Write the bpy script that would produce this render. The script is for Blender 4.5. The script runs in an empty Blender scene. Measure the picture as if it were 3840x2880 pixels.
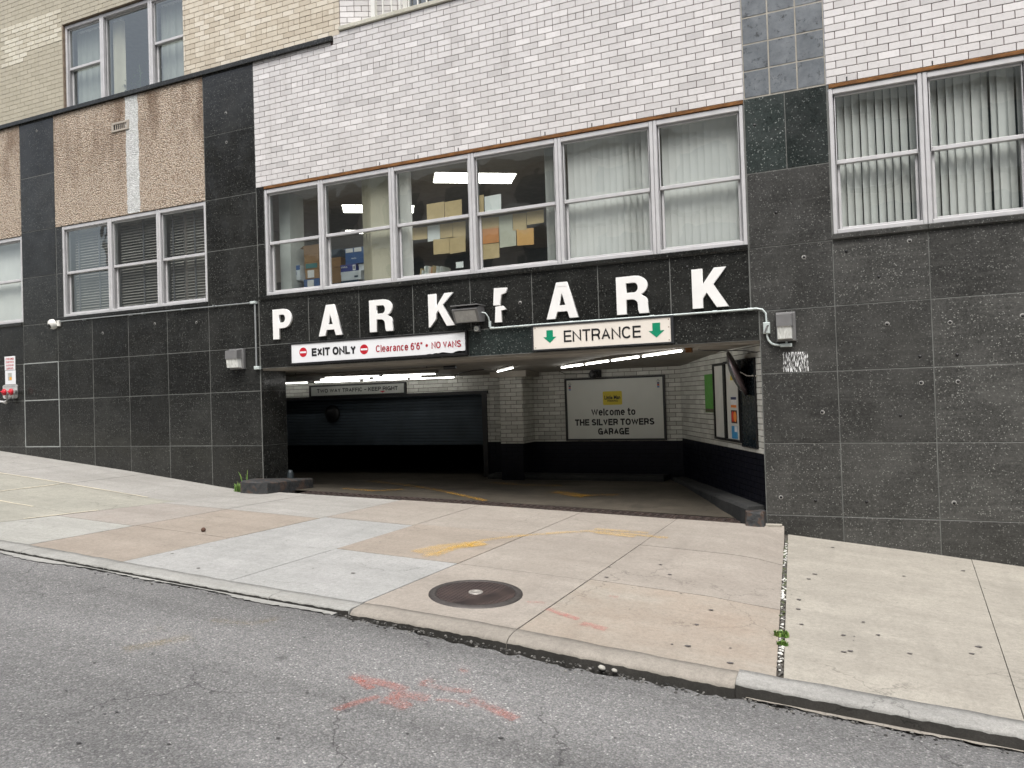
import bpy, math, random
from mathutils import Vector, Matrix
random.seed(7)
S = bpy.context.scene
COL = S.collection

# ------------------------------------------------------------------ camera, sky, sun, exposure
CAM = Vector((8.045190585, -8.886566148, -3.236190083))
CR = Vector((0.9121076768, 0.4086994822, -0.0320049852))
CU = Vector((0.0363781813, -0.0029291813, 0.9993338020))
CF = Vector((-0.4083334591, 0.9126643157, 0.0175394726))
FPX = 2884.0
cd = bpy.data.cameras.new('camera'); cam = bpy.data.objects.new('camera', cd); COL.objects.link(cam)
cd.sensor_width = 36.0; cd.sensor_fit = 'HORIZONTAL'; cd.lens = FPX / 3840 * 36.0
cd.clip_start = 0.05; cd.clip_end = 500
m = Matrix.Identity(4)
for i in range(3):
    m[i][0] = CR[i]; m[i][1] = CU[i]; m[i][2] = -CF[i]; m[i][3] = CAM[i]
cam.matrix_world = m
S.camera = cam

SUN_EL, SUN_AZ = math.radians(62), math.radians(160)      # azimuth clockwise from +Y
w = bpy.data.worlds.new("World"); S.world = w; w.use_nodes = True
wt = w.node_tree; wt.nodes.clear()
sky = wt.nodes.new('ShaderNodeTexSky'); sky.sky_type = 'NISHITA'; sky.sun_disc = False
sky.sun_elevation = SUN_EL; sky.sun_rotation = SUN_AZ
sky.air_density = 1.0; sky.dust_density = 6.0; sky.ozone_density = 1.0
hs = wt.nodes.new('ShaderNodeHueSaturation'); hs.inputs['Saturation'].default_value = 0.50
bgn = wt.nodes.new('ShaderNodeBackground'); bgn.inputs['Strength'].default_value = 0.15
wo = wt.nodes.new('ShaderNodeOutputWorld')
wt.links.new(sky.outputs[0], hs.inputs['Color']); wt.links.new(hs.outputs[0], bgn.inputs[0]); wt.links.new(bgn.outputs[0], wo.inputs[0])
sl = bpy.data.lights.new('sun', 'SUN'); sl.energy = 1.5; sl.angle = math.radians(24); sl.color = (1.0, 0.985, 0.96)
so = bpy.data.objects.new('sun', sl); COL.objects.link(so)
sd = Vector((math.sin(SUN_AZ) * math.cos(SUN_EL), math.cos(SUN_AZ) * math.cos(SUN_EL), math.sin(SUN_EL)))
so.rotation_euler = (-sd).to_track_quat('-Z', 'Y').to_euler(); so.location = (0, -10, 30)
vs = S.view_settings; S.display_settings.display_device = 'sRGB'
vs.view_transform = 'Standard'; vs.look = 'None'; vs.gamma = 1.0; vs.use_curve_mapping = False
vs.exposure = 0.68
S.render.engine = 'CYCLES'
S.cycles.max_bounces = 8; S.cycles.diffuse_bounces = 4; S.cycles.glossy_bounces = 4
S.cycles.transparent_max_bounces = 12; S.cycles.caustics_reflective = False; S.cycles.caustics_refractive = False
S.cycles.use_denoising = True
S.cycles.sample_clamp_indirect = 6.0

# ------------------------------------------------------------------ helpers
def lin(r, g, b):
    f = lambda c: ((c / 255 + 0.055) / 1.055) ** 2.4 if c > 10 else c / 255 / 12.92
    return (f(r), f(g), f(b), 1.0)

def col(v, k=1.0):
    if len(v) == 3: v = (*v, 1.0)
    return (v[0] * k, v[1] * k, v[2] * k, 1.0)

class N:
    """small node-graph writer for one material; coordinates are world positions in metres"""
    def __init__(s, name):
        s.m = bpy.data.materials.new(name); s.m.use_nodes = True
        s.t = s.m.node_tree; s.t.nodes.clear()
        s.out = s.t.nodes.new('ShaderNodeOutputMaterial')
        s.pos = s.t.nodes.new('ShaderNodeNewGeometry').outputs['Position']
    def link(s, a, b): s.t.links.new(a, b)
    def node(s, ty, **kw):
        n = s.t.nodes.new(ty)
        for k, v in kw.items(): setattr(n, k, v)
        return n
    def put(s, n, key, v):
        if v is None: return
        if hasattr(v, 'is_output'): s.link(v, n.inputs[key])
        else:
            if n.inputs[key].type == 'RGBA' and len(v) == 3: v = (*v, 1.0)
            n.inputs[key].default_value = v
    def scaled(s, sc):
        n = s.node('ShaderNodeVectorMath', operation='MULTIPLY'); s.link(s.pos, n.inputs[0]); n.inputs[1].default_value = sc
        return n.outputs[0]
    def noise(s, scale, detail=3, rough=0.55, vec=None, color=False, distort=0):
        n = s.node('ShaderNodeTexNoise'); s.put(n, 'Vector', vec or s.pos); n.inputs['Scale'].default_value = scale
        n.inputs['Detail'].default_value = detail; n.inputs['Roughness'].default_value = rough; n.inputs['Distortion'].default_value = distort
        return n.outputs['Color' if color else 'Fac']
    def voro(s, scale, feature='F1', out='Distance', vec=None, rnd=1.0):
        n = s.node('ShaderNodeTexVoronoi', feature=feature); s.put(n, 'Vector', vec or s.pos); n.inputs['Scale'].default_value = scale
        n.inputs['Randomness'].default_value = rnd
        return n.outputs[out]
    def ramp(s, fac, stops, interp='LINEAR'):
        n = s.node('ShaderNodeValToRGB'); s.link(fac, n.inputs[0]); cr = n.color_ramp; cr.interpolation = interp
        while len(cr.elements) < len(stops): cr.elements.new(0.5)
        for e, (p, c) in zip(cr.elements, stops):
            e.position = p; e.color = (c, c, c, 1) if not hasattr(c, '__len__') else c
        return n.outputs[0]
    def mix(s, fac, a, b, mode='MIX'):
        n = s.node('ShaderNodeMix', data_type='RGBA', blend_type=mode)
        s.put(n, 0, fac); s.put(n, 6, a); s.put(n, 7, b)
        return n.outputs[2]
    def math(s, op, a, b=0.0, c=0.0, clamp=False):
        n = s.node('ShaderNodeMath', operation=op, use_clamp=clamp); s.put(n, 0, a); s.put(n, 1, b); s.put(n, 2, c)
        return n.outputs[0]
    def sep(s, v=None):
        n = s.node('ShaderNodeSeparateXYZ'); s.link(v or s.pos, n.inputs[0]); return n.outputs
    def rnd(s, island=False):
        return s.node('ShaderNodeNewGeometry').outputs['Random Per Island'] if island else s.node('ShaderNodeObjectInfo').outputs['Random']
    def bump(s, h, strength, dist=0.01):
        n = s.node('ShaderNodeBump'); n.inputs['Strength'].default_value = strength; n.inputs['Distance'].default_value = dist
        s.link(h, n.inputs['Height']); return n.outputs[0]
    def bsdf(s, color, rough=0.6, metal=0.0, normal=None, spec=None, alpha=None, emit=None, estr=0.0, sub=None):
        p = s.node('ShaderNodeBsdfPrincipled'); s.put(p, 'Base Color', color); s.put(p, 'Roughness', rough); s.put(p, 'Metallic', metal)
        if normal is not None: s.link(normal, p.inputs['Normal'])
        if spec is not None: s.put(p, 'Specular IOR Level', spec)
        if alpha is not None: s.put(p, 'Alpha', alpha)
        if emit is not None: s.put(p, 'Emission Color', emit); s.put(p, 'Emission Strength', estr)
        s.link(p.outputs[0], s.out.inputs[0]); return s.m

MATS = {}
def mat(name, fn):
    if name not in MATS: MATS[name] = fn(N(name))
    return MATS[name]

def plain(name, c, rough=0.55, metal=0.0, var=0.12, scale=9.0, spec=None):
    def f(n):
        a = n.noise(scale, 4); k = n.ramp(a, [(0.3, 1 - var), (0.7, 1 + var * 0.5)])
        r = n.ramp(n.noise(scale * 2.3, 3), [(0.3, max(0.02, rough - 0.08)), (0.7, min(1, rough + 0.08))])
        return n.bsdf(n.mix(1.0, c, k, 'MULTIPLY'), r, metal, spec=spec)
    return mat(name, f)

def granite(name, dark, mid, speck, dens=0.955, rough=0.38, dirt=0.25):
    def f(n):
        base = n.mix(n.ramp(n.noise(70, 4, 0.8), [(0.36, 0), (0.64, 1)]), dark, mid)
        base = n.mix(1.0, base, n.ramp(n.noise(26, 4, 0.75), [(0.32, 0.62), (0.68, 1.45)]), 'MULTIPLY')
        cell = n.voro(115, out='Color'); cs = n.sep(cell)
        m1 = n.ramp(cs[0], [(dens, 0), (dens + 0.01, 1)], 'LINEAR')
        base = n.mix(m1, base, speck)
        m2 = n.ramp(n.voro(48, out='Color'), [(0.93, 0), (0.97, 0.4)])
        m2 = n.math('MULTIPLY', m2, n.ramp(n.voro(48), [(0.2, 1), (0.42, 0)]))
        base = n.mix(m2, base, speck)
        base = n.mix(n.math('MULTIPLY', n.ramp(n.noise(1.6, 5, 0.6), [(0.45, 0), (0.75, 1)]), dirt), base, col(mid, 1.7))
        streak = n.noise(1.0, 4, 0.6, vec=n.scaled((1.2, 1.0, 22.0)))
        base = n.mix(n.math('MULTIPLY', n.ramp(streak, [(0.5, 0), (0.8, 1)]), dirt * 0.8), base, col(mid, 2.0))
        tint = n.ramp(n.rnd(), [(0, 0.72), (1, 1.25)])
        base = n.mix(1.0, base, tint, 'MULTIPLY')
        rr = n.math('ADD', n.ramp(n.noise(3.0, 5), [(0.3, rough - 0.1), (0.7, rough + 0.16)]), n.math('MULTIPLY', m2, 0.3))
        nb = n.bump(n.math('ADD', n.noise(90, 3), n.math('MULTIPLY', m1, -1.0)), 0.05, 0.004)
        return n.bsdf(base, rr, 0, nb, spec=0.42)
    return mat(name, f)

def brickmat(name, stops, rough, island, dirt=0.10, bumpy=0.15):
    def f(n):
        c = n.ramp(n.rnd(island), stops)
        c = n.mix(n.math('MULTIPLY', n.ramp(n.noise(28, 5, 0.7), [(0.5, 0), (0.75, 1)]), dirt * 2.2), c, col((0.30, 0.29, 0.27)))
        c = n.mix(n.math('MULTIPLY', n.ramp(n.noise(0.9, 4, 0.6), [(0.4, 0), (0.75, 1)]), dirt), c, col((0.33, 0.30, 0.27)))
        rain = n.noise(1.0, 5, 0.65, vec=n.scaled((5.5, 5.5, 0.35)))
        c = n.mix(n.math('MULTIPLY', n.ramp(rain, [(0.52, 0), (0.74, 1)]), 0.22), c, col((0.30, 0.28, 0.26)))
        return n.bsdf(c, n.ramp(n.noise(20, 3), [(0.3, rough - 0.1), (0.7, rough + 0.12)]), 0, n.bump(n.noise(60, 4), bumpy, 0.003), spec=0.45)
    return mat(name, f)

# ---- palette of materials
WB = [(0.0, lin(188, 186, 185)), (0.14, lin(200, 198, 197)), (0.5, lin(206, 204, 203)), (0.9, lin(211, 209, 208)), (1.0, lin(222, 220, 219))]
BB = [(0.0, lin(184, 174, 156)), (0.4, lin(198, 189, 171)), (0.8, lin(205, 197, 180)), (1.0, lin(212, 205, 190))]
M_WBRICK, M_WBRICK_S = brickmat('white_glazed_brick', WB, 0.40, False), brickmat('white_glazed_brick_mass', WB, 0.40, True)
M_BBRICK, M_BBRICK_S = brickmat('beige_brick', BB, 0.6, False), brickmat('beige_brick_mass', BB, 0.6, True)
GB = [(0.0, lin(182, 182, 174)), (0.5, lin(202, 202, 194)), (1.0, lin(214, 214, 206))]
M_GBRICK, M_GBRICK_S = brickmat('garage_brick', GB, 0.55, False, 0.2), brickmat('garage_brick_mass', GB, 0.55, True, 0.2)
PB = [(0.0, lin(166, 160, 142)), (0.5, lin(171, 165, 147)), (1.0, lin(175, 169, 151))]
M_PBRICK_S = brickmat('painted_brick_mass', PB, 0.6, True, 0.06, 0.05)
M_PATCH_S = brickmat('patch_brick_mass', [(0.0, lin(184, 178, 160)), (0.5, lin(198, 193, 176)), (1.0, lin(208, 204, 188))], 0.6, True)
M_MORTAR = plain('mortar', lin(108, 94, 91), 0.9, var=0.3, scale=14)
M_MORTAR_B = plain('beige_mortar', lin(126, 112, 97), 0.9, var=0.3, scale=14)
M_MORTAR_P = plain('painted_mortar', lin(164, 158, 140), 0.8, var=0.1)
M_MORTAR_G = plain('garage_mortar', lin(120, 118, 110), 0.9, var=0.3)
M_GRAN = granite('black_granite', (0.007, 0.0075, 0.007), (0.021, 0.0215, 0.020), (0.12, 0.125, 0.115), 0.965, 0.17, 0.62)
M_GRANW = granite('weathered_granite', (0.020, 0.0205, 0.0195), (0.060, 0.060, 0.056), (0.20, 0.205, 0.19), 0.955, 0.38, 0.55)
M_GRANG = granite('green_black_granite', (0.010, 0.014, 0.013), (0.026, 0.034, 0.032), (0.20, 0.22, 0.21), 0.962, 0.28, 0.25)
M_GROUT = plain('grey_grout', lin(104, 106, 103), 0.9, var=0.3, scale=6)
M_CAULK = plain('white_caulk', lin(150, 154, 152), 0.8, var=0.2)
M_ALU = plain('aluminium', lin(192, 192, 193), 0.5, 0.12, 0.10, 7)
M_ALUD = plain('aluminium_track', lin(148, 148, 149), 0.5, 0.1, 0.15, 7)
M_WHITEMETAL = plain('white_painted_metal', lin(222, 222, 216), 0.4, 0, 0.06)
M_GREYMETAL = plain('grey_lamp_metal', lin(120, 120, 120), 0.42, 0.2, 0.12)
M_BLACK = plain('black_paint', lin(22, 22, 23), 0.45, 0, 0.2)
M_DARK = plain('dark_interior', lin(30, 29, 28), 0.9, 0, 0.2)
M_STEEL = plain('dark_steel', lin(60, 62, 64), 0.45, 0.4, 0.2)
M_SLAT = plain('blind_fabric', lin(230, 231, 228), 0.8, 0, 0.06, 3)
M_GREYC = plain('grey_curtain_fabric', lin(160, 165, 158), 0.85, 0, 0.12, 3)
M_CURTAIN = plain('curtain_fabric', lin(196, 192, 172), 0.85, 0, 0.08, 3)
M_VENET = plain('venetian_slat', lin(138, 136, 130), 0.6, 0, 0.15, 2)
M_TAPE = plain('ladder_tape', lin(84, 86, 90), 0.8)
M_OFFWALL = plain('office_wall', lin(120, 118, 112), 0.9, 0, 0.1)
M_OFFDARK = plain('office_dark_wall', lin(136, 138, 136), 0.9, 0, 0.15)
M_PALEWALL = plain('pale_office_pier', lin(186, 192, 188), 0.8, 0, 0.06)

def f_glass(n):
    bumpn = n.bump(n.noise(2.2, 2, 0.5), 0.10, 0.03)
    tr = n.node('ShaderNodeBsdfTransparent'); tr.inputs[0].default_value = (0.88, 0.91, 0.90, 1)
    gl = n.node('ShaderNodeBsdfGlossy'); gl.inputs['Roughness'].default_value = 0.02; gl.inputs[0].default_value = (0.95, 1, 0.98, 1)
    n.link(bumpn, gl.inputs['Normal'])
    lw = n.node('ShaderNodeLayerWeight'); lw.inputs[0].default_value = 0.5
    fac = n.math('ADD', n.math('MULTIPLY', n.math('POWER', lw.outputs['Facing'], 5.0), 0.80), 0.20, clamp=True)
    mx = n.node('ShaderNodeMixShader'); n.link(fac, mx.inputs[0]); n.link(tr.outputs[0], mx.inputs[1]); n.link(gl.outputs[0], mx.inputs[2])
    n.link(mx.outputs[0], n.out.inputs[0]); return n.m
M_GLASS = mat('window_glass', f_glass)

def emitter(name, c, s):
    def f(n):
        e = n.node('ShaderNodeEmission'); e.inputs[0].default_value = col(c); e.inputs[1].default_value = s
        n.link(e.outputs[0], n.out.inputs[0]); return n.m
    return mat(name, f)
M_TUBE = emitter('lit_tube', (1.0, 0.99, 0.95), 7.0)
M_TUBEW = emitter('lit_warm_tube', (1.0, 0.99, 0.95), 17.0)
M_TROFFER = emitter('lit_troffer', (1.0, 0.97, 0.88), 7.0)

def f_rust(n):
    c = n.ramp(n.noise(6, 6, 0.7, vec=n.scaled((1, 1, 5))), [(0.25, lin(52, 36, 24)), (0.5, lin(112, 74, 36)), (0.72, lin(150, 104, 52)), (0.9, lin(92, 58, 34))])
    return n.bsdf(c, 0.85, 0.1, n.bump(n.noise(40, 4), 0.4, 0.004))
M_RUST = mat('rusted_steel', f_rust)

def f_stucco(n):
    v = n.voro(42, 'F1'); v2 = n.noise(70, 3)
    c = n.ramp(n.voro(42, out='Color'), [(0.0, lin(164, 146, 128)), (0.35, lin(206, 188, 168)), (0.7, lin(222, 208, 190)), (1.0, lin(234, 224, 212))])
    c = n.mix(n.ramp(v, [(0.26, 0), (0.78, 0.62)]), c, lin(122, 104, 88))
    z = n.sep()[2]
    drip = n.noise(1.0, 5, 0.65, vec=n.scaled((2.6, 1, 0.7)))
    hi = n.ramp(n.math('ADD', n.math('MULTIPLY', z, 0.5), n.math('MULTIPLY', n.math('SUBTRACT', n.noise(0.9, 3), 0.5), 0.9)), [(0.25, 0.0), (0.62, 0.75), (0.95, 1.0)])
    c = n.mix(n.math('MULTIPLY', n.ramp(drip, [(0.44, 0), (0.64, 0.75)]), hi), c, lin(112, 90, 72))
    return n.bsdf(c, 0.95, 0, n.bump(n.math('SUBTRACT', v2, v), 1.0, 0.035), spec=0.2)
M_STUCCO = mat('pebble_dash', f_stucco)
def f_stucco_w(n):
    v = n.voro(52, 'F1')
    c = n.ramp(n.noise(30, 4), [(0.3, lin(184, 186, 184)), (0.7, lin(224, 226, 224))])
    return n.bsdf(c, 0.9, 0, n.bump(n.math('SUBTRACT', n.noise(70, 3), v), 0.9, 0.02), spec=0.2)
M_STUCCOW = mat('white_pebble_dash', f_stucco_w)

def f_tile(n):
    c = n.ramp(n.noise(5, 6, 0.7), [(0.3, lin(80, 86, 91)), (0.55, lin(104, 110, 115)), (0.75, lin(124, 128, 131))])
    c = n.mix(n.ramp(n.noise(9, 6, 0.75), [(0.55, 0), (0.63, 0.9)]), c, lin(40, 44, 47))
    return n.bsdf(c, n.ramp(n.noise(7, 4), [(0.3, 0.3), (0.7, 0.55)]), 0, n.bump(n.noise(22, 4), 0.15, 0.004))
M_TILE = mat('grey_tile', f_tile)
M_TILEGROUT = plain('pale_grout', lin(160, 156, 146), 0.9, var=0.3)

def concrete(name, a, b, spots=1.0, rough=0.9, grain=1.0):
    def f(n):
        big = n.noise(1.1, 5, 0.6)
        c = n.mix(n.ramp(big, [(0.32, 0), (0.68, 1)]), a, b)
        c = n.mix(n.math('MULTIPLY', n.ramp(n.noise(120, 3, 0.7), [(0.35, 1), (0.6, 0)]), 0.35 * grain), c, col(a, 0.55))
        c = n.mix(n.math('MULTIPLY', n.ramp(n.noise(90, 2, 0.7), [(0.55, 0), (0.75, 1)]), 0.22 * grain), c, col(b, 1.35))
        c = n.mix(n.math('MULTIPLY', n.ramp(n.noise(3.2, 6, 0.7), [(0.5, 0), (0.8, 1)]), 0.3), c, col(b, 1.2))
        sp = n.ramp(n.voro(9, out='Color'), [(0.955, 0), (0.96, 1)])
        sp = n.math('MULTIPLY', sp, n.ramp(n.voro(9), [(0.12, 0.65 * spots), (0.2, 0)]))
        c = n.mix(sp, c, lin(88, 84, 80))
        st = n.noise(1.0, 5, 0.6, vec=n.scaled((0.7, 3.2, 1)))
        c = n.mix(n.math('MULTIPLY', n.ramp(st, [(0.42, 0), (0.72, 1)]), 0.55), c, col(a, 0.72))
        c = n.mix(n.math('MULTIPLY', n.ramp(n.noise(7, 6, 0.75), [(0.48, 0), (0.70, 1)]), 0.40), c, col(a, 0.70))
        c = n.mix(1.0, c, n.ramp(n.noise(34, 4, 0.8), [(0.30, 1 - .20 * grain), (0.55, 1.0), (0.72, 1 + .08 * grain)]), 'MULTIPLY')
        warp = n.node('ShaderNodeVectorMath', operation='ADD'); n.link(n.pos, warp.inputs[0])
        w2 = n.node('ShaderNodeVectorMath', operation='SCALE'); n.link(n.noise(2.6, 5, 0.65, color=True), w2.inputs[0]); w2.inputs['Scale'].default_value = 0.5; n.link(w2.outputs[0], warp.inputs[1])
        crk = n.voro(0.6, 'DISTANCE_TO_EDGE', vec=warp.outputs[0])
        c = n.mix(n.math('MULTIPLY', n.ramp(crk, [(0.0, 0.75), (0.005, 0)]), n.ramp(n.noise(0.7, 3), [(0.50, 0), (0.58, 0.8)])), c, col(a, 0.35))
        scuff = n.noise(1.0, 4, 0.6, vec=n.scaled((3.4, 0.45, 0)))
        c = n.mix(n.math('MULTIPLY', n.ramp(scuff, [(0.56, 0), (0.70, 1)]), 0.30), c, col(a, 0.62))
        return n.bsdf(c, rough, 0, n.bump(n.noise(110, 3), 0.25, 0.004), spec=0.25)
    return mat(name, f)
K = 0.74
def cc(r, g, b): return col(lin(r, g, b), K)
FLAG = dict(
    grey=concrete('flag_grey', cc(174, 172, 166), cc(188, 186, 181)),
    pink=concrete('flag_pink', cc(172, 164, 155), cc(182, 177, 170)),
    tan=concrete('flag_tan', cc(168, 158, 146), cc(179, 169, 157)),
    orange=concrete('flag_orange', cc(178, 164, 149), cc(177, 172, 161)),
    cool=concrete('flag_cool', cc(176, 177, 174), cc(187, 187, 185), 0.4),
    white=concrete('flag_white', cc(180, 180, 173), cc(190, 190, 184), 0.6),
    olive=concrete('flag_olive', cc(172, 171, 160), cc(186, 184, 172)),
    pale=concrete('flag_pale', cc(176, 171, 160), cc(193, 188, 176)),
    warm=concrete('flag_warm', cc(171, 163, 153), cc(180, 173, 163)),
)
M_CURB = concrete('curb_concrete', cc(168, 168, 163), cc(190, 190, 186), 0.3)
M_CURBT = concrete('apron_curb_concrete', cc(160, 154, 145), cc(178, 172, 161), 0.3)
M_CURBR = concrete('worn_curb_stone', cc(146, 146, 142), cc(190, 189, 184), 0.3)
M_JOINT = plain('joint_dirt', lin(66, 62, 55), 1.0, 0, 0.4, 30)
M_GUTTER = plain('gutter_dirt', lin(30, 29, 27), 1.0, 0, 0.4, 30)
M_SOFFIT = plain('soffit_concrete', lin(158, 152, 142), 0.9, 0, 0.2, 3)
M_CEIL = plain('garage_ceiling_paint', lin(138, 134, 126), 0.9, 0, 0.2, 3)
M_DADO = plain('navy_dado', lin(11, 13, 24), 0.5, 0, 0.25, 5, spec=0.2)
M_DADOG = plain('navy_dado_joint', lin(7, 8, 12), 0.9, spec=0.1)
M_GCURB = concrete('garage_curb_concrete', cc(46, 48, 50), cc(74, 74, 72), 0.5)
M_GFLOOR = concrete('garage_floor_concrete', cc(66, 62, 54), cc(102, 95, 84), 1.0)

def f_asphalt(n):
    agg = n.voro(95, out='Color'); d = n.voro(95)
    c = n.ramp(n.sep(agg)[0], [(0.0, (0.150, 0.150, 0.150, 1)), (0.5, (0.196, 0.196, 0.194, 1)), (0.90, (0.242, 0.241, 0.236, 1)), (0.98, (0.32, 0.32, 0.31, 1)), (1.0, (0.44, 0.44, 0.42, 1))])
    c = n.mix(n.ramp(d, [(0.42, 0), (0.85, 0.6)]), c, (0.075, 0.075, 0.075, 1))
    c = n.mix(1.0, c, n.ramp(n.noise(150, 2, 0.7), [(0.35, 0.80), (0.65, 1.16)]), 'MULTIPLY')
    c = n.mix(1.0, c, n.ramp(n.noise(24, 3, 0.7), [(0.3, 0.86), (0.7, 1.10)]), 'MULTIPLY')
    c = n.mix(1.0, c, n.ramp(n.noise(0.5, 5, 0.6), [(0.3, 0.90), (0.7, 1.12)]), 'MULTIPLY')
    lane = n.noise(1.0, 3, 0.5, vec=n.scaled((0.16, 1.5, 0)))
    c = n.mix(1.0, c, n.ramp(lane, [(0.36, 0.74), (0.60, 1.06)]), 'MULTIPLY')
    oil = n.math('MULTIPLY', n.ramp(n.voro(3.1), [(0.05, 1), (0.16, 0)]), n.ramp(n.sep(n.voro(3.1, out='Color'))[0], [(0.80, 0), (0.84, 0.55)]))
    c = n.mix(oil, c, (0.05, 0.05, 0.05, 1))
    warp = n.node('ShaderNodeVectorMath', operation='ADD'); n.link(n.pos, warp.inputs[0])
    ws_ = n.node('ShaderNodeVectorMath', operation='SCALE'); n.link(n.noise(2.2, 5, 0.65, color=True), ws_.inputs[0]); ws_.inputs['Scale'].default_value = 0.55; n.link(ws_.outputs[0], warp.inputs[1])
    crk = n.voro(0.75, 'DISTANCE_TO_EDGE', vec=warp.outputs[0])
    cm = n.math('MULTIPLY', n.ramp(crk, [(0.0, 1), (0.008, 0)]), n.ramp(n.noise(0.6, 3), [(0.46, 0), (0.56, 0.8)]))
    c = n.mix(cm, c, (0.035, 0.035, 0.035, 1))
    return n.bsdf(c, 0.9, 0, n.bump(n.math('SUBTRACT', n.noise(120, 2), d), 0.6, 0.007), spec=0.3)
M_ASPH = mat('asphalt', f_asphalt)

def paintmat(name, c, cover=0.5, scale=26.0):
    """worn thin paint: a real film, broken up where it has worn off"""
    def f(n):
        uv = n.node('ShaderNodeUVMap').outputs[0]; v = n.sep(uv)[1]
        edge = n.math('ABSOLUTE', n.math('SUBTRACT', v, 0.5))
        edge = n.ramp(edge, [(0.25, 0.0), (0.5, 0.30)])
        f1 = n.noise(scale, 5, 0.75); f2 = n.noise(3.0, 3)
        a = n.math('ADD', n.math('MULTIPLY', f1, 0.7), n.math('MULTIPLY', f2, 0.3))
        a = n.ramp(n.math('SUBTRACT', a, edge), [(0.5 - cover * 0.22, 0), (0.72 - cover * 0.16, 0.38)])
        return n.bsdf(c, 0.8, alpha=a, spec=0.2)
    return mat(name, f)
M_YEL = paintmat('worn_yellow_paint', lin(214, 174, 80), 0.70)
M_YELD = paintmat('garage_yellow_paint', lin(196, 146, 34), 0.7)
M_YELR = paintmat('faded_yellow_road_paint', lin(168, 144, 88), 0.30, 50)
M_RED = paintmat('faded_red_spray', lin(196, 104, 100), 0.55)
M_ORANGE = paintmat('orange_red_spray', lin(206, 102, 80), 0.42, 55)

# ------------------------------------------------------------------ objects and meshes
def wl(o):
    v = Vector((0, 0, 0))
    while o is not None: v += Vector(o.location); o = o.parent
    return v

def tag(o, label=None, cat=None, group=None, kind=None):
    if label: o['label'] = label
    if cat: o['category'] = cat
    if group: o['group'] = group
    if kind: o['kind'] = kind
    return o

def empty(name, loc, parent=None, **kw):
    o = bpy.data.objects.new(name, None); COL.objects.link(o); o.empty_display_size = 0.2
    if parent is not None: o.parent = parent; loc = Vector(loc) - wl(parent)
    o.location = loc
    return tag(o, **kw)

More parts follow.
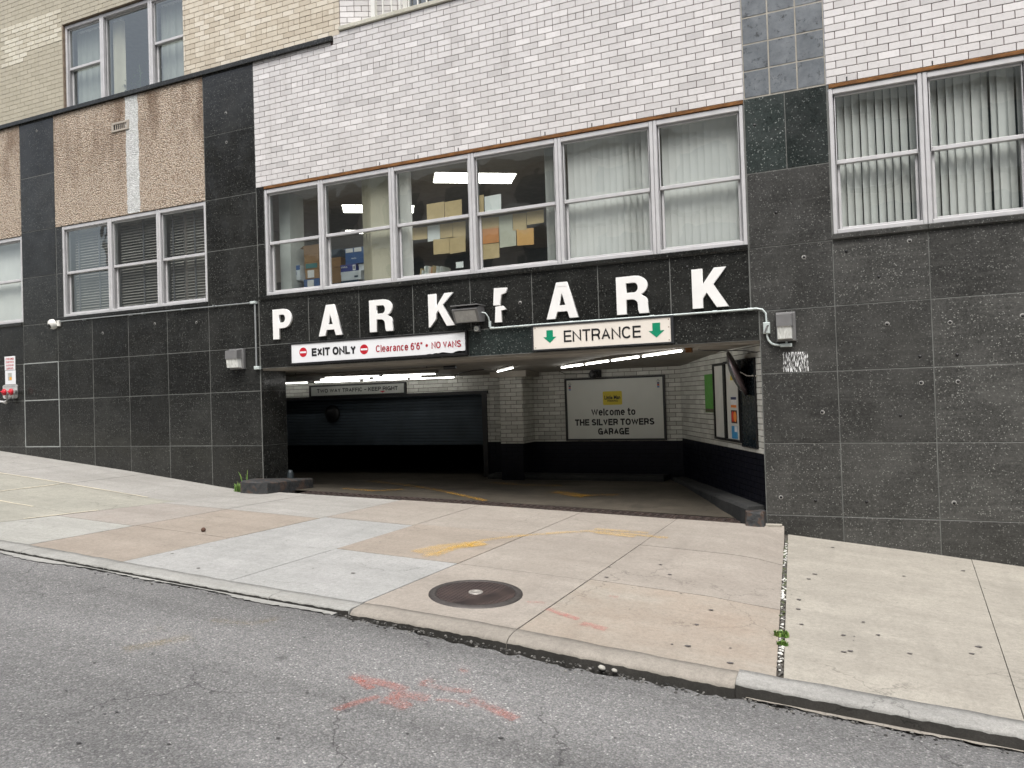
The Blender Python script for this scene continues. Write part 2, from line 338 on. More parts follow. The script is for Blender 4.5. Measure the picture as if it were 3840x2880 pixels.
class MB:
    def __init__(s): s.v = []; s.f = []; s.sm = []; s.uv = None
    def add(s, vs, fs, smooth=False):
        b = len(s.v); s.v += [tuple(p) for p in vs]
        for f in fs: s.f.append(tuple(b + i for i in f)); s.sm.append(smooth)
        return s
    def quad(s, a, b, c, d): return s.add([a, b, c, d], [(0, 1, 2, 3)])
    def box(s, x0, x1, y0, y1, z0, z1, c=0.0):
        """box; c chamfers the edges of the street-side (-Y) face"""
        if c <= 0:
            return s.add([(x0, y0, z0), (x1, y0, z0), (x1, y1, z0), (x0, y1, z0), (x0, y0, z1), (x1, y0, z1), (x1, y1, z1), (x0, y1, z1)],
                         [(0, 1, 5, 4), (1, 2, 6, 5), (2, 3, 7, 6), (3, 0, 4, 7), (4, 5, 6, 7), (3, 2, 1, 0)])
        c = min(c, (x1 - x0) * 0.4, (z1 - z0) * 0.4, (y1 - y0) * 0.8)
        r = lambda a, b, d, e, y: [(a, y, d), (b, y, d), (b, y, e), (a, y, e)]
        vs = r(x0 + c, x1 - c, z0 + c, z1 - c, y0) + r(x0, x1, z0, z1, y0 + c) + r(x0, x1, z0, z1, y1)
        fs = [(0, 1, 2, 3), (11, 10, 9, 8)]
        for k in (0, 4):
            for i in range(4):
                j = (i + 1) % 4; fs.append((k + i, k + 4 + i, k + 4 + j, k + j))
        return s.add(vs, fs)
    def prism(s, poly, y0, y1):
        """poly in (x, z), counter-clockwise seen from the street; y0 front"""
        n = len(poly)
        s.add([(x, y0, z) for x, z in poly] + [(x, y1, z) for x, z in poly],
              [tuple(range(n)), tuple(range(2 * n - 1, n - 1, -1))] + [(i, i + n, (i + 1) % n + n, (i + 1) % n) for i in range(n)])
        return s
    def tube(s, path, r, k=8, caps=True):
        path = [Vector(p) for p in path]; rings = []
        up = Vector((0.13, 0.21, 0.97))
        for i, p in enumerate(path):
            d = (path[min(i + 1, len(path) - 1)] - path[max(i - 1, 0)]).normalized()
            a = d.cross(up)
            if a.length < 1e-3: a = d.cross(Vector((1, 0, 0)))
            a.normalize(); b = a.cross(d)
            rr = r[i] if hasattr(r, '__len__') else r
            rings.append([p + a * (rr * math.cos(2 * math.pi * j / k)) + b * (rr * math.sin(2 * math.pi * j / k)) for j in range(k)])
        vs = [q for rg in rings for q in rg]; fs = []
        for i in range(len(rings) - 1):
            for j in range(k): fs.append((i * k + j, i * k + (j + 1) % k, (i + 1) * k + (j + 1) % k, (i + 1) * k + j))
        s.add(vs, fs, True)
        if caps: s.add(rings[0], [tuple(range(k))[::-1]]); s.add(rings[-1], [tuple(range(k))])
        return s
    def lathe(s, o, axis, prof, k=28, smooth=True):
        """prof: (radius, height along axis)"""
        o = Vector(o); ax = Vector(axis).normalized(); a = ax.orthogonal().normalized(); b = ax.cross(a)
        vs = []; fs = []
        for r, h in prof:
            vs += [o + ax * h + a * (r * math.cos(2 * math.pi * j / k)) + b * (r * math.sin(2 * math.pi * j / k)) for j in range(k)]
        for i in range(len(prof) - 1):
            for j in range(k): fs.append((i * k + j, i * k + (j + 1) % k, (i + 1) * k + (j + 1) % k, (i + 1) * k + j))
        s.add(vs, fs, smooth)
        if prof[0][0] > 1e-4: s.add(vs[:k], [tuple(range(k))[::-1]])
        if prof[-1][0] > 1e-4: s.add(vs[-k:], [tuple(range(k))])
        return s
    def grid(s, fn, us, vs_, smooth=True):
        nu, nv = len(us), len(vs_)
        s.add([fn(u, v) for v in vs_ for u in us], [(j * nu + i, j * nu + i + 1, (j + 1) * nu + i + 1, (j + 1) * nu + i) for j in range(nv - 1) for i in range(nu - 1)], smooth)
        return s
    def mesh(s, name, material, org=Vector((0, 0, 0))):
        me = bpy.data.meshes.new(name)
        me.from_pydata([(x - org.x, y - org.y, z - org.z) for x, y, z in s.v], [], s.f)
        me.polygons.foreach_set('use_smooth', s.sm)
        if material: me.materials.append(material)
        if s.uv:
            ul = me.uv_layers.new(name='UVMap')
            for lp in me.loops: ul.data[lp.index].uv = s.uv[lp.vertex_index]
        me.update(); return me
    def build(s, name, material, parent=None, org=None, **kw):
        """one mesh object; geometry is given in world coordinates"""
        if parent is not None:
            org = Vector(org) if org is not None else wl(parent)
            o = bpy.data.objects.new(name, s.mesh(name, material, org)); COL.objects.link(o)
            o.parent = parent; o.location = org - wl(parent)
        else:
            org = Vector(org) if org is not None else Vector((0, 0, 0))
            o = bpy.data.objects.new(name, s.mesh(name, material, org)); COL.objects.link(o); o.location = org
        return tag(o, **kw)

def inst(name, me, parent, loc, rot=(0, 0, 0)):
    o = bpy.data.objects.new(name, me); COL.objects.link(o)
    if parent is not None: o.parent = parent; o.location = Vector(loc) - wl(parent)
    else: o.location = loc
    o.rotation_euler = rot; return o

def px(P):
    d = Vector(P) - CAM; z = d.dot(CF)
    if z < 0.1: return None
    return (1920 + FPX * d.dot(CR) / z, 1440 - FPX * d.dot(CU) / z, z)
def seen(P, mg=40):
    q = px(P)
    return q is not None and -mg < q[0] < 3840 + mg and -mg < q[1] < 2880 + mg

def text(name, body, x0, x1, z0, h, y, material, parent, bold=0.0, basis=None, thick=0.0):
    """flat lettering on a sign: x0..x1 wide, baseline z0, capital height h; basis = (origin, xdir) for walls at an angle"""
    cu = bpy.data.curves.new(name, 'FONT'); cu.body = body; cu.size = 1.0; cu.offset = bold; cu.resolution_u = 3; cu.extrude = thick
    cu.fill_mode = 'FRONT' if thick == 0 else 'BOTH'
    tmp = bpy.data.objects.new(name, cu); COL.objects.link(tmp)
    dg = bpy.context.evaluated_depsgraph_get()
    me = bpy.data.meshes.new_from_object(tmp.evaluated_get(dg)); me.name = name
    bpy.data.objects.remove(tmp); bpy.data.curves.remove(cu)
    xs = [v.co.x for v in me.vertices]; mnx, mxx = min(xs), max(xs)
    sx = (x1 - x0) / (mxx - mnx); sz = h / 0.7265
    if basis: o3, xd = Vector(basis[0]), Vector(basis[1]).normalized()
    else: o3, xd = Vector((0, 0, 0)), Vector((1, 0, 0))
    nrm = Vector((xd.y, -xd.x, 0))
    org = wl(parent)
    for v in me.vertices:
        lx = x0 + (v.co.x - mnx) * sx; lz = z0 + v.co.y * sz
        p = o3 + xd * lx + Vector((0, 0, lz)) + (Vector((0, y, 0)) if not basis else nrm * (-y)) + nrm * (v.co.z * sx)
        v.co = p - org
    me.materials.clear(); me.materials.append(material)
    o = bpy.data.objects.new(name, me); COL.objects.link(o); o.parent = parent
    return o

def _ell(cx, cz, rx, rz, a0, a1, n=18, p=2.25):
    out = []
    for i in range(n + 1):
        a = math.radians(a0 + (a1 - a0) * i / n); c, q = math.cos(a), math.sin(a)
        out.append((cx + rx * math.copysign(abs(c) ** (2 / p), c), cz + rz * math.copysign(abs(q) ** (2 / p), q)))
    return out
_P = [(0, 0), (0, 1), (.55, 1)] + _ell(.55, .725, .45, .275, 90, -90, 10) + [(0, .45)]
_S = _ell(.5, .745, .46, .255, 20, 200, 10) + [(.16, .60), (.5, .51), (.86, .41)] + _ell(.5, .26, .5, .26, 10, -165, 12)
_X = .745
_l = lambda pts: [(x, z * _X) for x, z in pts]
GLYPH = {'A': (.70, [[(0, 0), (.5, 1), (1, 0)], [(.17, .33), (.83, .33)]]), 'C': (.74, [_ell(.5, .5, .5, .5, 38, 322)]), 'E': (.60, [[(1, 1), (0, 1), (0, 0), (1, 0)], [(0, .52), (.92, .52)]]),
 'F': (.56, [[(1, 1), (0, 1), (0, 0)], [(0, .5), (.88, .5)]]), 'G': (.78, [_ell(.5, .5, .5, .5, 40, 345) + [(1, .44), (.56, .44)], [(1, .44), (1, 0)]]), 'H': (.70, [[(0, 0), (0, 1)], [(1, 0), (1, 1)], [(0, .52), (1, .52)]]),
 'I': (.0, [[(.5, 0), (.5, 1)]]), 'K': (.68, [[(0, 0), (0, 1)], [(1, 1), (0, .36)], [(.32, .58), (1, 0)]]), 'L': (.54, [[(0, 1), (0, 0), (1, 0)]]), 'N': (.70, [[(0, 0), (0, 1), (1, 0), (1, 1)]]),
 'O': (.78, [_ell(.5, .5, .5, .5, 90, 450, 28)]), 'P': (.64, [_P]), 'R': (.68, [_P, [(.5, .45), (.86, .38), (.95, .1), (1, 0)]]), 'S': (.66, [_S]), 'T': (.62, [[(0, 1), (1, 1)], [(.5, 1), (.5, 0)]]), 'V': (.66, [[(0, 1), (.5, 0), (1, 1)]]),
 'W': (1.12, [[(0, 1), (.25, 0), (.5, .96), (.75, 0), (1, 1)]]), 'X': (.66, [[(0, 0), (1, 1)], [(0, 1), (1, 0)]]), 'Y': (.66, [[(0, 1), (.5, .44), (1, 1)], [(.5, .44), (.5, 0)]]),
 'l': (.0, [[(.5, 0), (.5, 1)]]), 'e': (.56, [_l([(0, .52), (1, .52)] + _ell(.5, .5, .5, .5, 4, 320, 20))]), 'a': (.52, [_l(_ell(.45, .72, .43, .28, 160, 0, 8) + [(.88, .2), (1, 0)]), _l([(.88, .58), (.4, .54)] + _ell(.4, .28, .4, .28, 90, 270, 8) + [(.88, .2)])]),
 'r': (.32, [_l([(0, 0), (0, 1)]), _l([(0, .55), (.25, .9), (1, 1)])]), 'n': (.52, [_l([(0, 0), (0, 1)]), _l(_ell(.5, .55, .5, .45, 180, 0, 10) + [(1, 0)])]), 'c': (.50, [_l(_ell(.5, .5, .5, .5, 42, 318))]), 'o': (.58, [_l(_ell(.5, .5, .5, .5, 90, 450, 24))]),
 'm': (.86, [_l([(0, 0), (0, 1)]), _l(_ell(.25, .6, .25, .4, 180, 0, 8) + [(.5, 0)]), _l(_ell(.75, .6, .25, .4, 180, 0, 8) + [(1, 0)])]), 't': (.32, [[(.4, 1), (.4, .12), (.6, 0), (1, 0)], [(0, _X), (1, _X)]]),
 '6': (.56, [_ell(.5, .31, .5, .31, 90, 450, 20), [(.9, .9), (.7, 1), (.4, 1), (.12, .8), (0, .5), (0, .31)]]), '-': (.42, [[(0, .42), (1, .42)]]), "'": (.0, [[(.5, 1), (.5, .78)]]), '"': (.2, [[(0, 1), (0, .78)], [(1, 1), (1, .78)]])}
def sign_text(body, x0, x1, z0, h, y, material, parent, t=.14, gap=.11):
    """plain sans-serif sign lettering: every letter is cut as strokes of even width t (in capital heights)"""
    wd = lambda c: .30 if c == ' ' else GLYPH[c][0]
    n_l = len([c for c in body if c != ' ']); fixed = n_l * t; var = sum(wd(c) for c in body) + gap * (len(body) - 1)
    kx = ((x1 - x0) / h - fixed) / var; tt = t
    mbx = MB(); x = 0.0; yy = y
    for c in body:
        if c == ' ': x += (.30 + gap) * kx; continue
        W_ = wd(c) * kx
        for st in GLYPH[c][1]:
            P = [Vector((x + tt / 2 + u_ * W_ if wd(c) > 0 else x + tt / 2, tt / 2 + v_ * (1 - tt))) for u_, v_ in st]
            Q = [P[0]]
            for p in P[1:]:
                if (p - Q[-1]).length > 1e-4: Q.append(p)
            P = Q; closed = (P[0] - P[-1]).length < 1e-3
            if closed: P = P[:-1]
            L_, R_ = [], []; n_ = len(P)
            for i in range(n_):
                a = P[i - 1] if (i > 0 or closed) else None; b = P[(i + 1) % n_] if (i < n_ - 1 or closed) else None
                d1 = (P[i] - a).normalized() if a is not None else None; d2 = (b - P[i]).normalized() if b is not None else None
                if d1 is None: d1 = d2
                if d2 is None: d2 = d1
                m_ = d1 + d2
                m_ = m_.normalized() if m_.length > .2 else d1
                nn = Vector((-m_.y, m_.x)); k_ = min(1 / max(nn.dot(Vector((-d1.y, d1.x))), .42), 2.4)
                q = P[i]
                if not closed and i == 0 and abs(d2.x * d2.y) < .02 and 0: q = q - d2 * tt / 2
                L_.append(q + nn * (tt / 2 * k_)); R_.append(q - nn * (tt / 2 * k_))
            if not closed:      # square ends reach the full letter box
                e0 = (P[0] - P[1]).normalized() * tt / 2; e1 = (P[-1] - P[-2]).normalized() * tt / 2
                if abs(e0.x) < .02 * tt or abs(e0.y) < .02 * tt: L_[0] += e0 * (1 if P[0].y < tt or P[0].y > 1 - tt or abs(e0.x) > abs(e0.y) else 0); R_[0] += e0 * (1 if P[0].y < tt or P[0].y > 1 - tt or abs(e0.x) > abs(e0.y) else 0)
                if abs(e1.x) < .02 * tt or abs(e1.y) < .02 * tt: L_[-1] += e1 * (1 if P[-1].y < tt or P[-1].y > 1 - tt or abs(e1.x) > abs(e1.y) else 0); R_[-1] += e1 * (1 if P[-1].y < tt or P[-1].y > 1 - tt or abs(e1.x) > abs(e1.y) else 0)
            yy -= .00006
            cl = lambda p: (x0 + p.x * h, yy, z0 + min(max(p.y, 0), 1) * h)
            vs = [cl(p) for p in L_] + [cl(p) for p in R_]
            mbx.add(vs, [(i, i + n_, (i + 1) % n_ + n_, (i + 1) % n_) for i in range(n_ if closed else n_ - 1)])
        x += W_ + tt + gap * kx
    return mbx.build('lettering', material, parent)

def arc(cx, cz, rx, rz, a0, a1, n=10):
    return [(cx + rx * math.cos(math.radians(a0 + (a1 - a0) * i / n)), cz + rz * math.sin(math.radians(a0 + (a1 - a0) * i / n))) for i in range(n + 1)]

# ------------------------------------------------------------------ the lie of the land
FX = [-14, -6.08, -2.71, -.62, -.3, .61, 3.7, 6.8, 7.10, 7.25, 8.456, 9.47, 20]
FZ = [-3.07, -3.899, -4.239, -4.476, -4.50, -4.52, -4.612, -4.724, -4.74, -4.815, -4.933, -5.044, -6.10]
def interp(x, xs, ys):
    if x <= xs[0]: return ys[0]
    for i in range(len(xs) - 1):
        if x <= xs[i + 1]: return ys[i] + (ys[i + 1] - ys[i]) * (x - xs[i]) / (xs[i + 1] - xs[i])
    return ys[-1]
zf = lambda X: interp(X, FX, FZ)
zc = lambda X: -4.425 - .0685 * X + .025 * math.exp(-((X - 5.5) / 1.3) ** 2)
hh = lambda X: interp(X, [-20, 4.3, 4.8, 6.0, 7.2, 7.35, 30], [.022, .024, .034, .060, .072, .066, .066])
def gnd(X, Y):
    if Y >= 0:
        t = min(max(Y - .2, 0) / 2.3, 1); return zf(min(max(X, .3), 6.9)) * (1 - t) + (-4.60) * t
    t = -Y / 4.1
    if t <= 1: return zf(X) + (zc(X) - zf(X)) * t
    if Y > -4.28: return zc(X) - .012 * (-4.1 - Y) / .18
    return zc(X) - .012 - hh(X) + .012 * (-4.28 - Y)

frange = lambda a, b, st: [a + (b - a) * i / max(1, round(abs(b - a) / st)) for i in range(max(1, round(abs(b - a) / st)) + 1)]

# road
def road_edge(X):
    base = -4.318 - 0.010 * math.sin(X * 7.1) - 0.008 * math.sin(X * 19.3 + 1)
    if 4.4 < X < 7.25: base -= 0.065 * math.sin((X - 4.4) / 2.85 * math.pi) + 0.012 * math.sin(X * 31)
    return base
mb = MB()
us = [-60, -40, -25] + frange(-14, -1, 0.5) + frange(-0.9, 10, 0.03) + frange(10.5, 18, 0.5) + [30, 60]
ts = [0, .012, .03, .06, .12, .2, .35, .6, 1.0]
def rfn(u, t):
    e = road_edge(u); y = e + (-13.4 - e) * t
    return (u, y, gnd(u, min(y, -4.29)) - (0.012 * abs(math.sin(u * 23) * math.sin(u * 9.7)) if t == 0 else 0))
mb.grid(rfn, us, ts)
road = mb.build('road', M_ASPH, kind='structure', label='worn grey asphalt street sloping down past the kerb')
mb = MB(); mb.grid(lambda u, v: (u, v, zc(u) - .012 - hh(u) - .05), frange(-14, 18, 0.5), [-4.6, -4.2])
mb.build('gutter', M_GUTTER, kind='structure', label='dark dirt-filled gutter between kerb and asphalt')

# sidewalk bed and flags
mb = MB(); mb.grid(lambda u, v: (u, v, gnd(u, v) - .014), frange(-14, 16, 0.25), frange(-4.13, -.001, 0.25))
walk = mb.build('sidewalk', M_JOINT, kind='structure', label='sloping concrete sidewalk of patched flags in front of the building')
def flag(poly, kind, mtl_gap=0.0055, dz=0.0, name='paving_flag', parent=None, fn=None):
    """poly: four (X, Y) corners: back-left, back-right, front-right, front-left"""
    a, b, c, d = [Vector((p[0], p[1])) for p in poly]
    cen = (a + b + c + d) / 4
    sh = lambda p: p + (cen - p).normalized() * mtl_gap * 1.3
    a, b, c, d = map(sh, (a, b, c, d))
    nu, nv = 6, 6; fn = fn or gnd; vs = []; fs = []
    for j in range(nv + 1):
        for i in range(nu + 1):
            u, v = i / nu, j / nv
            p = (a * (1 - u) + b * u) * (1 - v) + (d * (1 - u) + c * u) * v
            vs.append((p.x, p.y, fn(p.x, p.y) + dz))
    for j in range(nv):
        for i in range(nu):
            k = j * (nu + 1) + i; fs.append((k, k + nu + 1, k + nu + 2, k + 1))
    mbx = MB(); mbx.add(vs, fs, True)
    edge = [i for i in range(nu + 1)] + [j * (nu + 1) + nu for j in range(1, nv + 1)] + [nv * (nu + 1) + i for i in range(nu - 1, -1, -1)] + [j * (nu + 1) for j in range(nv - 1, 0, -1)]
    ne = len(edge)
    mbx.add([vs[i] for i in edge] + [(vs[i][0], vs[i][1], vs[i][2] - .03) for i in edge], [(i, (i + 1) % ne, (i + 1) % ne + ne, i + ne) for i in range(ne)])
    return mbx.build(name, FLAG[kind] if isinstance(kind, str) else kind, parent or walk, org=(cen.x, cen.y, fn(cen.x, cen.y)))
R1, R2, RC = -1.46, -2.87, -4.112
def col_flags(xl0, xl1, xr0, xr1, kinds, rows=(-.005, R1, R2, RC)):
    """columns between two joints, each given by X at the wall and X at the kerb"""
    L = lambda y: xl0 + (xl1 - xl0) * (-y / 4.1); R = lambda y: xr0 + (xr1 - xr0) * (-y / 4.1)
    for k, kd in enumerate(kinds):
        if kd is None: continue
        y0, y1 = rows[k], rows[k + 1]
        flag([(L(y0), y0), (R(y0), y0), (R(y1), y1), (L(y1), y1)], kd, dz=random.uniform(-.0015, .0015))
XL = [(-9.9, -9.9), (-8.4, -8.4), (-6.9, -6.9), (-5.4, -5.4), (-3.9, -3.9), (-2.4, -2.4)]
for i in range(5):
    col_flags(*XL[i], *XL[i + 1], ['grey', 'olive', 'olive'], (-.005, -1.40, -2.75, RC))
col_flags(-2.4, -2.4, -.12, -.50, ['grey', 'olive', 'olive'], (-.005, -1.40, -2.75, RC))
M_SAND = plain('pale_joint_sand', lin(196, 188, 168), 1.0, 0, .15, 20)
for pa, pb_ in (((-6.6, -1.40), (-.75, -1.40)), ((-6.6, -2.75), (-1.1, -2.75)), ((-2.4, -1.5), (-2.4, -2.7)), ((-.36, -2.45), (-.45, -3.3))):
    mbx = MB(); n_ = 60; A_, B_ = Vector(pa), Vector(pb_); d_ = (B_ - A_).normalized(); nn = Vector((-d_.y, d_.x)); vs = []
    for i in range(n_ + 1):
        p = A_.lerp(B_, i / n_)
        for q in (-1, 1): r = p + nn * q * random.uniform(.008, .024); vs.append((r.x, r.y, gnd(r.x, r.y) + .0055))
    mbx.add(vs, [(2 * i, 2 * i + 1, 2 * i + 3, 2 * i + 2) for i in range(n_)]); mbx.build('joint_sand', M_SAND, walk, kind='stuff')
ap = .012
col_flags(-.12, -.50, .86, .84, ['grey', 'pink', 'white'], (-.005, -1.6, -2.95, RC))
col_flags(.86, .84, 2.38, 2.10, ['grey', 'tan', 'tan'], (-.005, -1.6, -2.92, RC))
col_flags(2.38, 2.10, 3.56, 3.34, ['warm', 'cool', 'cool'], (ap, -1.5, -2.87, RC))
col_flags(3.56, 3.34, 4.94, 4.64, ['warm', 'tan', 'cool'], (ap, -1.42, -2.80, RC))
col_flags(4.94, 4.64, 6.10, 5.89, ['warm', 'warm', 'warm'], (ap, -1.40, -2.80, RC))
col_flags(6.10, 5.89, 7.275, 7.555, ['warm', 'warm', 'orange'], (ap, -1.40, -2.76, RC))
col_flags(7.305, 7.59, 9.03, 8.79, ['pale'], (-.005, RC))
col_flags(9.03, 8.79, 10.6, 10.4, ['pale'], (-.005, RC))
col_flags(10.6, 10.4, 12.3, 12.1, ['pale'], (-.005, RC))
col_flags(12.3, 12.1, 14.2, 14.0, ['pale'], (-.005, RC))

# curb
def curb_seg(x0, x1, material, roll, proud=0.0):
    mbx = MB(); us = frange(x0 + .003, x1 - .003, 0.12)
    prof = [(-4.105, -.03), (-4.105, .0 + proud), (-4.17, -.002 + proud - roll * .05), (-4.255 + roll * .25, -.006 + proud - roll * .12), (-4.276 + roll * .12, -.010 + proud - roll * .28), (-4.284, -.018 + proud - roll * .45), (-4.288, -.28)]
    def fn(u, k):
        y, dz = prof[int(k)]
        wob = 0.0035 * math.sin(u * 17 + k) + 0.0025 * math.sin(u * 41 + 2 * k)
        return (u, y + wob * (1 if k > 2 else 0), zc(u) + dz + wob * .6 * (1 if 0 < k < 5 else 0))
    mbx.grid(fn, us, list(range(len(prof))))
    for u in (us[0], us[-1]): mbx.add([fn(u, k) for k in range(len(prof))], [tuple(range(len(prof)))])
    return mbx.build('curb_stone', material, curb, org=((x0 + x1) / 2, -4.2, zc((x0 + x1) / 2)))
curb = empty('curb', (3, -4.2, zc(3)), kind='structure', label='low concrete kerb along the street, dropped at the driveway')
M_FACE = concrete('dark_curb_face', cc(60, 59, 56), cc(92, 90, 86), 0.2)  # one darker concrete tone for every vertical kerb face
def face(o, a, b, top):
    mbx = MB(); mbx.grid(lambda u, v: (u, -4.2935 - .0022 * math.sin(u * 23) - .0016 * math.sin(u * 61), zc(u) - top - v + (.0025 * math.sin(u * 37) + .002 * math.sin(u * 83 + 1)) * (1 if v < .01 else 0)), frange(a + .002, b - .002, .03), [0, .28]); mbx.build('dark_face', M_FACE, o)
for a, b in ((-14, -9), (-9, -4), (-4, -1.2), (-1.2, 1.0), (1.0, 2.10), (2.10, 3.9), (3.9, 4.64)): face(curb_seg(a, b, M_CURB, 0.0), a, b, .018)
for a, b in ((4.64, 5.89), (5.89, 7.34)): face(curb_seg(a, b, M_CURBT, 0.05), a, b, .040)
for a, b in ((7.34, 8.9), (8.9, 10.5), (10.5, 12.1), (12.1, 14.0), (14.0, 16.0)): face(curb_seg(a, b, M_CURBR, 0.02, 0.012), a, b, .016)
# pale strip of old concrete between kerb and asphalt
mbx = MB(); us_ = frange(-14, 4.55, .035)
yo = [-4.318 - max(0, .030 + .035 * math.sin(u * 1.7) + .022 * math.sin(u * 5.1 + 1) + random.uniform(-.014, .014)) for u in us_]
mbx.add([(u, -4.306, gnd(u, -4.33) + .007) for u in us_] + [(u, y, gnd(u, y) + .006) for u, y in zip(us_, yo)] + [(u, -4.306, gnd(u, -4.33) - .05) for u in us_], [(i, i + len(us_), i + len(us_) + 1, i + 1) for i in range(len(us_) - 1)] + [(i, i + 1, i + 1 + 2 * len(us_), i + 2 * len(us_)) for i in range(len(us_) - 1)])
mbx.build('gutter_strip', M_CURB, kind='structure', label='ragged pale strip of old concrete between kerb and asphalt')
mbx = MB(); us_ = frange(7.4, 14, .035)
yo = [-4.303 - max(0, .012 + .02 * math.sin(u * 3.3) + random.uniform(-.012, .012)) for u in us_]
mbx.add([(u, -4.297, gnd(u, -4.33) + .007) for u in us_] + [(u, y, gnd(u, y) + .006) for u, y in zip(us_, yo)], [(i, i + len(us_), i + len(us_) + 1, i + 1) for i in range(len(us_) - 1)])
mbx.build('gutter_strip', M_CURBT, kind='structure', label='thin pale strip of old concrete along the foot of the worn kerb')

# ------------------------------------------------------------------ the building
BLD = empty('apartment_building', (3.5, 0, -4.7), label='apartment building faced in black granite and white brick above a garage entrance', cat='building')
def rects(mbx, x0, x1, z0, z1, holes, y, y2=None):
    """wall sheet with rectangular holes; reveals run back to y2"""
    xs = sorted({x0, x1, *[min(max(h[i], x0), x1) for h in holes for i in (0, 1)]}); zs = sorted({z0, z1, *[min(max(h[i], z0), z1) for h in holes for i in (2, 3)]})
    for i in range(len(xs) - 1):
        for j in range(len(zs) - 1):
            cx, cz = (xs[i] + xs[i + 1]) / 2, (zs[j] + zs[j + 1]) / 2
            if any(h[0] < cx < h[1] and h[2] < cz < h[3] for h in holes): continue
            mbx.quad((xs[i], y, zs[j]), (xs[i + 1], y, zs[j]), (xs[i + 1], y, zs[j + 1]), (xs[i], y, zs[j + 1]))
    for h in holes:
        if y2 is None: continue
        a, b, c, d = h
        mbx.quad((a, y, c), (a, y2, c), (a, y2, d), (a, y, d)); mbx.quad((b, y2, c), (b, y, c), (b, y, d), (b, y2, d))
        mbx.quad((a, y, d), (a, y2, d), (b, y2, d), (b, y, d)); mbx.quad((a, y2, c), (a, y, c), (b, y, c), (b, y2, c))
    return mbx

UH = .2032 / 2.55                                                   # one brick course
BL = .2032                                                          # one brick length with its joint
JT = .0072
brick_mesh = {}
def get_brick(L, h, material, d=.012):
    key = (round(L, 3), round(h, 3), material.name)
    if key not in brick_mesh:
        brick_mesh[key] = MB().box(-L / 2, L / 2, -.006, d, -h / 2, h / 2, .0022).mesh('brick', material)
    return brick_mesh[key]
def lay(x0, x1, z0, z1, zbase, xbase, uh=UH, bl=BL, jt=JT, headers=(), odd=0.5, clip=None):
    """list of bricks (xa, xb, za, zb) in running bond, cut to the panel"""
    out = []; k = math.floor((z0 - zbase) / uh) - 1
    while zbase + k * uh < z1:
        za, zb = zbase + k * uh + jt / 2, zbase + (k + 1) * uh - jt / 2
        za, zb = max(za, z0 + .001), min(zb, z1 - .001)
        if zb - za > .012:
            L = bl / 2 if k in headers else bl
            off = 0 if k in headers else (odd * bl if k % 2 == 0 else 0)
            i = math.floor((x0 - xbase - off) / L) - 1
            while xbase + off + i * L < x1:
                xa, xb = max(xbase + off + i * L + jt / 2, x0 + .001), min(xbase + off + (i + 1) * L - jt / 2, x1 - .001)
                if xb - xa > .012:
                    for (ca, cb, c0, c1) in (clip(xa, xb, za, zb) if clip else [(xa, xb, za, zb)]): out.append((ca, cb, c0, c1))
                i += 1
        k += 1
    return out
def set_bricks(bricks, parent, m_one, m_mass, limit=300, y=0.0, frame=None, name='brick', min_px=9):
    """the nearest bricks in view become single parts, the others one mass"""
    one, rest = [], []
    fr = frame or (lambda x, z: Vector((x, y, z)))
    for b in bricks:
        c = fr((b[0] + b[1]) / 2, (b[2] + b[3]) / 2); q = px(c)
        (one if q and seen(c, 10) and FPX * (b[1] - b[0]) / q[2] > min_px else rest).append((q[2] if q else 99, b, c))
    one.sort(key=lambda t: t[0]); rest += one[limit:]; one = one[:limit]
    if frame: e0 = fr(0, 0); e1 = fr(1, 0); ang = math.atan2(e1.y - e0.y, e1.x - e0.x)
    else: ang = 0.0
    for q, b, c in one:
        o = inst(name, get_brick(b[1] - b[0], b[3] - b[2], m_one), parent, c + Vector((0, random.uniform(-.0012, .0012), 0)), (random.uniform(-.004, .004), 0, ang + random.uniform(-.004, .004)))
    if rest:
        mbx = MB()
        for q, b, c in rest:
            if frame:
                A, Bv = fr(b[0], b[2]), fr(b[1], b[3]); nn = Vector((math.sin(ang), -math.cos(ang), 0)) * .006
                pts = [Vector((A.x, A.y, b[2])), Vector((Bv.x, Bv.y, b[2])), Vector((Bv.x, Bv.y, b[3])), Vector((A.x, A.y, b[3]))]
                mbx.add([p + nn for p in pts] + pts, [(0, 1, 2, 3), (0, 4, 5, 1), (1, 5, 6, 2), (2, 6, 7, 3), (3, 7, 4, 0)])
            else:
                yy = y + random.uniform(-.0012, .0012); mbx.box(b[0], b[1], yy - .006, yy + .01, b[2], b[3], .002)
        mbx.build('small_bricks', m_mass, parent, kind='stuff')

# openings in the facade plane (x0, x1, z0, z1)
W_MAIN = (.145, 7.0, -1.62, -.055); W_LL = (-4.30, -1.01, -1.615, -.06); W_FL = (-8.6, -5.36, -1.63, -.10)
W_UL = (-4.17, -1.385, 1.96, 3.41); W_R = (7.88, 11.4, -1.605, -.055)
GAR = (0.0, 7.09, -5.6, -2.69)

# -- white brick panels
wall_w = rects(MB(), 0.0, 7.01, 0.0, 2.0, [], .004, None).build('white_brick_wall', M_MORTAR, BLD)
def clip_main(xa, xb, za, zb):
    lim = 1.878
    if xb <= 1.466: return [(xa, xb, za, min(zb, lim))] if lim - za > .012 else []
    if xa < 1.466 < xb and zb > lim: return [(1.47, xb, za, zb)] if xb - 1.47 > .012 else []
    return [(xa, xb, za, zb)]
set_bricks(lay(0, 7.01, 0, 1.996, 0, 0, headers=(17,), clip=clip_main), wall_w, M_WBRICK, M_WBRICK_S, 300)
wall_r = rects(MB(), 7.868, 14.0, 0.0, 4.0, [], .004, None).build('white_brick_wall', M_MORTAR, BLD)
set_bricks(lay(7.868, 12.0, 0, 2.2, 0, 7.868, headers=(17,)), wall_r, M_WBRICK, M_WBRICK_S, 300)
